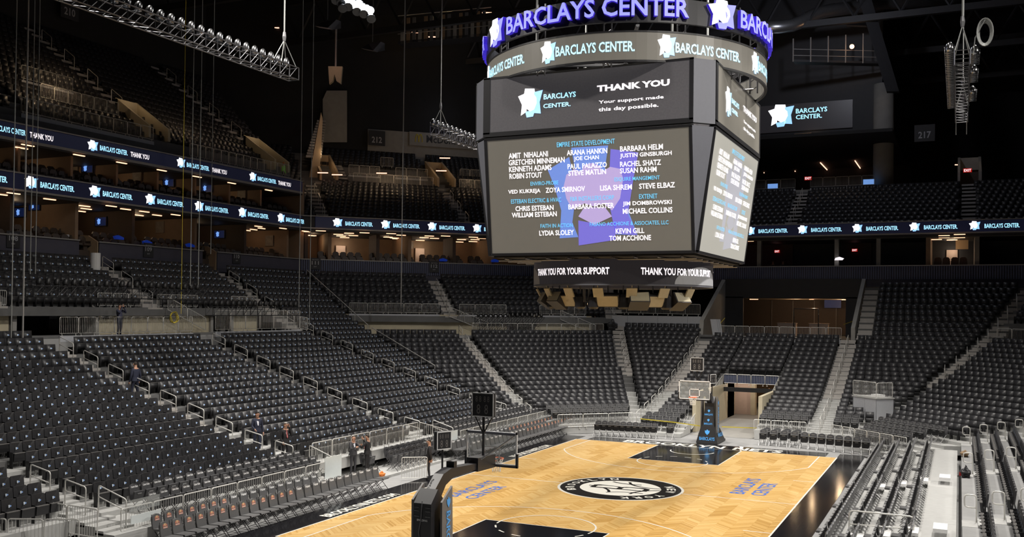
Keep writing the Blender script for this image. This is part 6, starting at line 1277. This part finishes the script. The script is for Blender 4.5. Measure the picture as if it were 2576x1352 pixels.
# ================================================================ PEOPLE
def person(label, loc, face, top, legs, shoes='shoe', hair='hairdark', pose=None, tie=None, hairlong=False, ht=1.78, jacket=True, bald=False, helmet=None):
    """one skinned body; face = heading in degrees (0 looks to -Y); pose overrides joints of the standing figure"""
    J = dict(pelvis=(0, 0, .95), waist=(0, 0, 1.10), chest=(0, .01, 1.30), neck=(0, .02, 1.48), skull=(0, -.005, 1.58), head=(0, -.02, 1.67), crown=(0, -.005, 1.745),
             shl=(.17, .01, 1.43), ell=(.25, .04, 1.14), wrl=(.255, -.06, .90), shr=(-.17, .01, 1.43), elr=(-.25, .04, 1.14), wrr=(-.255, -.06, .90),
             hil=(.09, 0, .90), knl=(.10, -.02, .50), anl=(.105, .03, .09), tol=(.115, -.14, .035), hir=(-.09, 0, .90), knr=(-.10, -.02, .50), anr=(-.105, .03, .09), tor=(-.115, -.14, .035))
    pose = dict(pose or {}); look = np.array(pose.pop('look', (0, -1, 0)), float); J.update(pose); J = {k: np.array(v, float) for k, v in J.items()}; names = list(J); V = [J[k] for k in names]; ix = {k: i for i, k in enumerate(names)}
    Ed = [('pelvis', 'waist'), ('waist', 'chest'), ('chest', 'neck'), ('neck', 'skull'), ('skull', 'head'), ('head', 'crown')]
    for s in 'lr': Ed += [('chest', 'sh' + s), ('sh' + s, 'el' + s), ('el' + s, 'wr' + s), ('pelvis', 'hi' + s), ('hi' + s, 'kn' + s), ('kn' + s, 'an' + s), ('an' + s, 'to' + s)]
    Ed = [(ix[a], ix[b]) for a, b in Ed]
    rad = dict(pelvis=(.165, .12), waist=(.155, .115), chest=(.175, .125), neck=(.062, .062), skull=(.075, .08), head=(.082, .098), crown=(.052, .06), hil=.095, hir=.095, knl=.066, knr=.066, anl=.047, anr=.047, tol=.04, tor=.04, shl=.075, shr=.075, ell=.054, elr=.054, wrl=.036, wrr=.036)
    R_ = [rad[k] if isinstance(rad[k], tuple) else (rad[k], rad[k]) for k in names]; reg = ['legs' if k in ('pelvis', 'hil', 'hir', 'knl', 'knr', 'anl', 'anr') else 'top' if k in ('waist', 'chest', 'shl', 'shr', 'ell', 'elr', 'wrl', 'wrr') else 'shoe' if k[:2] == 'to' else 'skin' for k in names]
    for s, sx in (('l', 1), ('r', -1)):     # palm and five fingers
        w_, e_ = J['wr' + s], J['el' + s]; d = (w_ - e_) / np.linalg.norm(w_ - e_); side = np.cross(d, (0, 1, 0)); side = side / (np.linalg.norm(side) + 1e-6); fwd = np.cross(side, d)
        def addv(p, r, rg, par): V.append(np.array(p)); R_.append((r, r)); reg.append(rg); Ed.append((par, len(V) - 1)); return len(V) - 1
        pm_ = addv(w_ + d * .075, .036, 'skin', ix['wr' + s])
        for k, ln in enumerate((.075, .085, .08, .06)):
            off = fwd * (.027 - .018 * k) * 1.1; a = addv(w_ + d * .115 + off, .0105, 'skin', pm_); b = addv(w_ + d * (.115 + ln * .55) + off + side * sx * .004, .0095, 'skin', a); addv(w_ + d * (.115 + ln) + off + side * -sx * .018, .008, 'skin', b)
        a = addv(w_ + d * .06 + fwd * .045, .012, 'skin', pm_); addv(w_ + d * .105 + fwd * .062, .009, 'skin', a)
    me = bpy.data.meshes.new('b'); me.from_pydata([tuple(v) for v in V], Ed, []); o = bpy.data.objects.new('b', me); COL.objects.link(o)
    md = o.modifiers.new('s', 'SKIN'); md.use_smooth_shade = True
    for q, r in zip(me.skin_vertices[0].data, R_): q.radius = r
    me.skin_vertices[0].data[0].use_root = True
    sd = o.modifiers.new('d', 'SUBSURF'); sd.levels = 1; sd.render_levels = 1
    ev = bpy.data.meshes.new_from_object(o.evaluated_get(bpy.context.evaluated_depsgraph_get())); bpy.data.objects.remove(o); ev.name = 'body'
    ev.materials.clear()
    for q in (top, legs, 'skin', shoes, 'shirt'): ev.materials.append(M[q])
    A_ = np.array([(V[a], V[b]) for a, b in Ed]); rgE = [(reg[a], reg[b]) for a, b in Ed]
    for p in ev.polygons:
        c = np.array(p.center); a, b = A_[:, 0], A_[:, 1]; ab = b - a; t = np.clip(((c - a) * ab).sum(1) / (ab * ab).sum(1), 0, 1); dist = np.linalg.norm(a + ab * t[:, None] - c, axis=1); k = int(dist.argmin()); rg = rgE[k][0] if t[k] < .5 else rgE[k][1]
        p.material_index = {'top': 0, 'legs': 1, 'skin': 2, 'shoe': 3}[rg]; p.use_smooth = True
    r = thing('person', label, 'person', tuple(loc), math.radians(face)); r.scale = (ht / 1.78,) * 3; ob('body', ev, r)
    hd, nk, up = J['head'], J['neck'], J['crown'] - J['head']; up = up / np.linalg.norm(up); fw = look / np.linalg.norm(look); fw = fw - up * (fw @ up); fw /= np.linalg.norm(fw); rt = np.cross(fw, up)
    def blob(nm, mt, c, sx, sy, sz, cut=None):
        b = bmesh.new(); bmesh.ops.create_uvsphere(b, u_segments=14, v_segments=9, radius=1)
        if cut is not None: bmesh.ops.delete(b, geom=[v for v in b.verts if v.co.z < cut(v.co.y)], context='VERTS')
        for v in b.verts: q = c + rt * v.co.x * sx - fw * v.co.y * sy + up * v.co.z * sz; v.co = Vector(q)
        m = bpy.data.meshes.new(nm); b.to_mesh(m); b.free(); m.materials.append(M[mt]); m.polygons.foreach_set('use_smooth', [True] * len(m.polygons)); return ob(nm, m, r)
    blob('hair', helmet or hair, hd + up * .015, .094, .112, .102, (lambda y: (.35 if bald else .15) - .95 * max(y, -.2)) if not hairlong else (lambda y: .1 - 1.6 * y - .6))
    for s in (-1, 1): blob('eye', 'seatblack', hd + fw * .088 + rt * s * .032 + up * .005, .011, .007, .007); blob('ear', 'skin', hd + rt * s * .086 - up * .01, .014, .02, .032)
    blob('nose', 'skin', hd + fw * .102 - up * .02, .013, .02, .022); blob('mouth', 'redcloth', hd + fw * .088 - up * .052, .024, .006, .006)
    if jacket:
        m = MB(); n = 14; rings = []
        for q, (z, a, b) in enumerate(((.0, .185, .135), (-.12, .195, .145), (-.26, .205, .15))):
            c = J['waist'] + (J['pelvis'] - J['waist']) / .15 * -z * .7; rings.append([tuple(c + np.array((a * math.cos(t), b * math.sin(t), -.02))) for t in np.arange(n) * 2 * math.pi / n])
        m.add([p for q in rings for p in q], [(k * n + i, (k + 1) * n + i, (k + 1) * n + (i + 1) % n, k * n + (i + 1) % n) for k in range(2) for i in range(n)]); ob('jacket_skirt', m.mesh('jacket_skirt', top, True), r)
        c, wv = J['chest'], J['neck']; f0 = np.array([0, -.128, 0]); MB().add([tuple(wv + f0 * .55 + np.array((.055, 0, -.03))), tuple(wv + f0 * .55 + np.array((-.055, 0, -.03))), tuple(c + f0 * 1.08 + np.array((-.02, -.005, -.12))), tuple(c + f0 * 1.08 + np.array((.02, -.005, -.12)))], [(0, 1, 2, 3)]).build('shirt_front', 'shirt', r)
        if tie: MB().prism([tuple(wv + f0 * .7 + np.array((-.02, 0, -.04))), tuple(wv + f0 * .7 + np.array((.02, 0, -.04))), tuple(c + f0 * 1.1 + np.array((.03, 0, -.15))), tuple(c + f0 * 1.08 + np.array((0, 0, -.20))), tuple(c + f0 * 1.1 + np.array((-.03, 0, -.15)))], (0, -.014, 0)).build('necktie', tie, r)
    return r
walk = dict(knl=(.10, -.10, .53), anl=(.10, -.08, .10), tol=(.105, -.24, .05), knr=(-.10, .02, .49), anr=(-.10, .20, .12), tor=(-.105, .06, .03))
def at_row(u, v, i, y): P = fpos('L', i, y); return (P[0], P[1], tr(int(i)) + .012)
person('man in navy suit walking up the nearest side stairs, seen from behind', (-21.75, -7.15, tr(10) + .05), -95, 'suitnavy', 'suitnavy', hair='hairdark', pose=walk, ht=1.86, bald=True)
person('dark-haired man in navy suit stepping between seats of the second block', (-14.95, -6.55, tr(2) + .05), 62, 'suitnavy', 'suitnavy', pose=dict(walk, elr=(-.24, -.02, 1.15), wrr=(-.22, -.26, 1.05)), ht=1.82)
person('grey-haired man in dark suit and red tie with hand at his cheek', (-13.25, -6.7, tr(0) + .05), 75, 'suitdark', 'suitdark', hair='hairgray', tie='tie', pose=dict(walk, ell=(.27, -.10, 1.20), wrl=(.10, -.15, 1.55), wrr=(-.2, -.06, .98)), ht=1.82)
person('bald man in grey suit greeting another man by the fence', (-11.95, -3.35, .11), 75, 'suitgray', 'suitgray', hair='hairgray', bald=True, pose=dict(ell=(.22, -.22, 1.26), wrl=(.10, -.42, 1.36), elr=(-.26, -.16, 1.2), wrr=(-.2, -.38, 1.28)), ht=1.83)
person('dark-haired man in black suit raising his hand beside the bald man', (-11.5, -2.85, .11), -75, 'suitdark', 'suitdark', tie='tie', pose=dict(elr=(-.3, -.12, 1.22), wrr=(-.26, -.26, 1.46), ell=(.26, -.2, 1.2), wrl=(.1, -.36, 1.28)), ht=1.86)
person('man in dark suit standing alone beside the crowd barrier', (-8.6, -2.1, .01), -60, 'suitdark', 'suitgray', hair='hairdark', ht=1.84, pose=dict(wrl=(.22, .08, .92), wrr=(-.22, .08, .92)))
person('man in blue shirt photographing from the walkway fence', (-28.9, -1.5, 6.15), 95, 'shirtblue', 'suitnavy', jacket=False, pose=dict(ell=(.26, -.22, 1.30), wrl=(.07, -.24, 1.60), elr=(-.26, -.22, 1.30), wrr=(-.07, -.24, 1.60)), ht=1.8)
tag(MB().box(-28.72, -28.64, -1.58, -1.42, 7.72, 7.83).tube([(-28.64, -1.5, 7.77), (-28.56, -1.5, 7.77)], .035, 8).build('camera', 'frameblk'), 'black camera held up by the man in blue shirt', 'camera')
person('worker in lime shirt and orange head covering beside the pier', (-38.6, 24.9, 18.35), 150, 'hiviz', 'suitdark', helmet='orange', hair='orange', jacket=False, pose=dict(ell=(.34, -.06, 1.2), wrl=(.46, -.2, 1.3)), ht=1.9)
person('woman in white jacket with hand to face by the wooden door', (-16.6, 39.2, 5.75), 20, 'shirt', 'shirt', jacket=False, hairlong=True, pose=dict(elr=(-.24, -.15, 1.22), wrr=(-.08, -.14, 1.52), ell=(.22, -.12, 1.15), wrl=(-.02, -.18, 1.18)), ht=1.66)
person('man in yellow shirt and khaki trousers by the wooden door', (-15.6, 39.2, 5.75), -30, 'shirtyellow', 'khaki', jacket=False, ht=1.76)
person('person in white shirt bending over seats in the side boxes', (-38.9, along('L', inwall('L', 152, 585, 26.0)), 11.25), 180, 'shirt', 'suitdark', jacket=False, pose=dict(waist=(0, -.12, 1.05), chest=(0, -.36, 1.12), neck=(0, -.54, 1.12), skull=(0, -.62, 1.10), head=(0, -.70, 1.06), crown=(0, -.77, 1.02), shl=(.17, -.42, 1.12), ell=(.2, -.5, .86), wrl=(.16, -.62, .62), shr=(-.17, -.42, 1.12), elr=(-.2, -.5, .86), wrr=(-.16, -.62, .62), look=(0, -.5, -1)), ht=1.8)
person('man in white shirt standing inside the tunnel', (.35, 38.5, .01), 20, 'shirt', 'shirtblue', jacket=False, pose=dict(ell=(.32, .02, 1.2), wrl=(.18, -.08, 1.0)), ht=1.8)
person('man in pale shirt and brown trousers further inside the tunnel', (-.35, 38.9, .01), -40, 'shirt', 'khaki', jacket=False, ht=1.78)
person('person in red shirt deepest inside the tunnel', (1.45, 40.2, .01), 10, 'redcloth', 'suitdark', jacket=False, ht=1.72)
for k, (u, lb) in enumerate(((1945, 'first'), (1970, 'second'))): P = inwall('E', u, 640, 27.5); person(f'dim figure standing in the red-lit end boxes, {lb} from the left', (P[0], P[1], 10.9), 30 * k, 'suitgray', 'suitdark', jacket=False)
# wooden door wall behind the two people under the scoreboard
P0, P1 = ony(1455, 800, 40.5), ony(1516, 800, 40.5); r = thing('wooden_door', 'lit wooden double door on the walkway under the scoreboard', 'door', ((P0[0] + P1[0]) / 2, 40.5, 5.72)); hw = (P1[0] - P0[0]) / 2
for s in (-1, 1): MB().box(min(0, s * hw) + .015, max(0, s * hw) - .015, 0, .08, 0, 3.0).build('door_leaf', 'wood', r)
MB().box(-hw - .15, hw + .15, -.05, .12, 3.0, 3.25).box(-hw - .15, -hw, -.05, .12, 0, 3.0).box(hw, hw + .15, -.05, .12, 0, 3.0).build('door_frame', 'cream', r); point(P0[0] + hw, 39.6, 8.5, 14, (1, .7, .4))
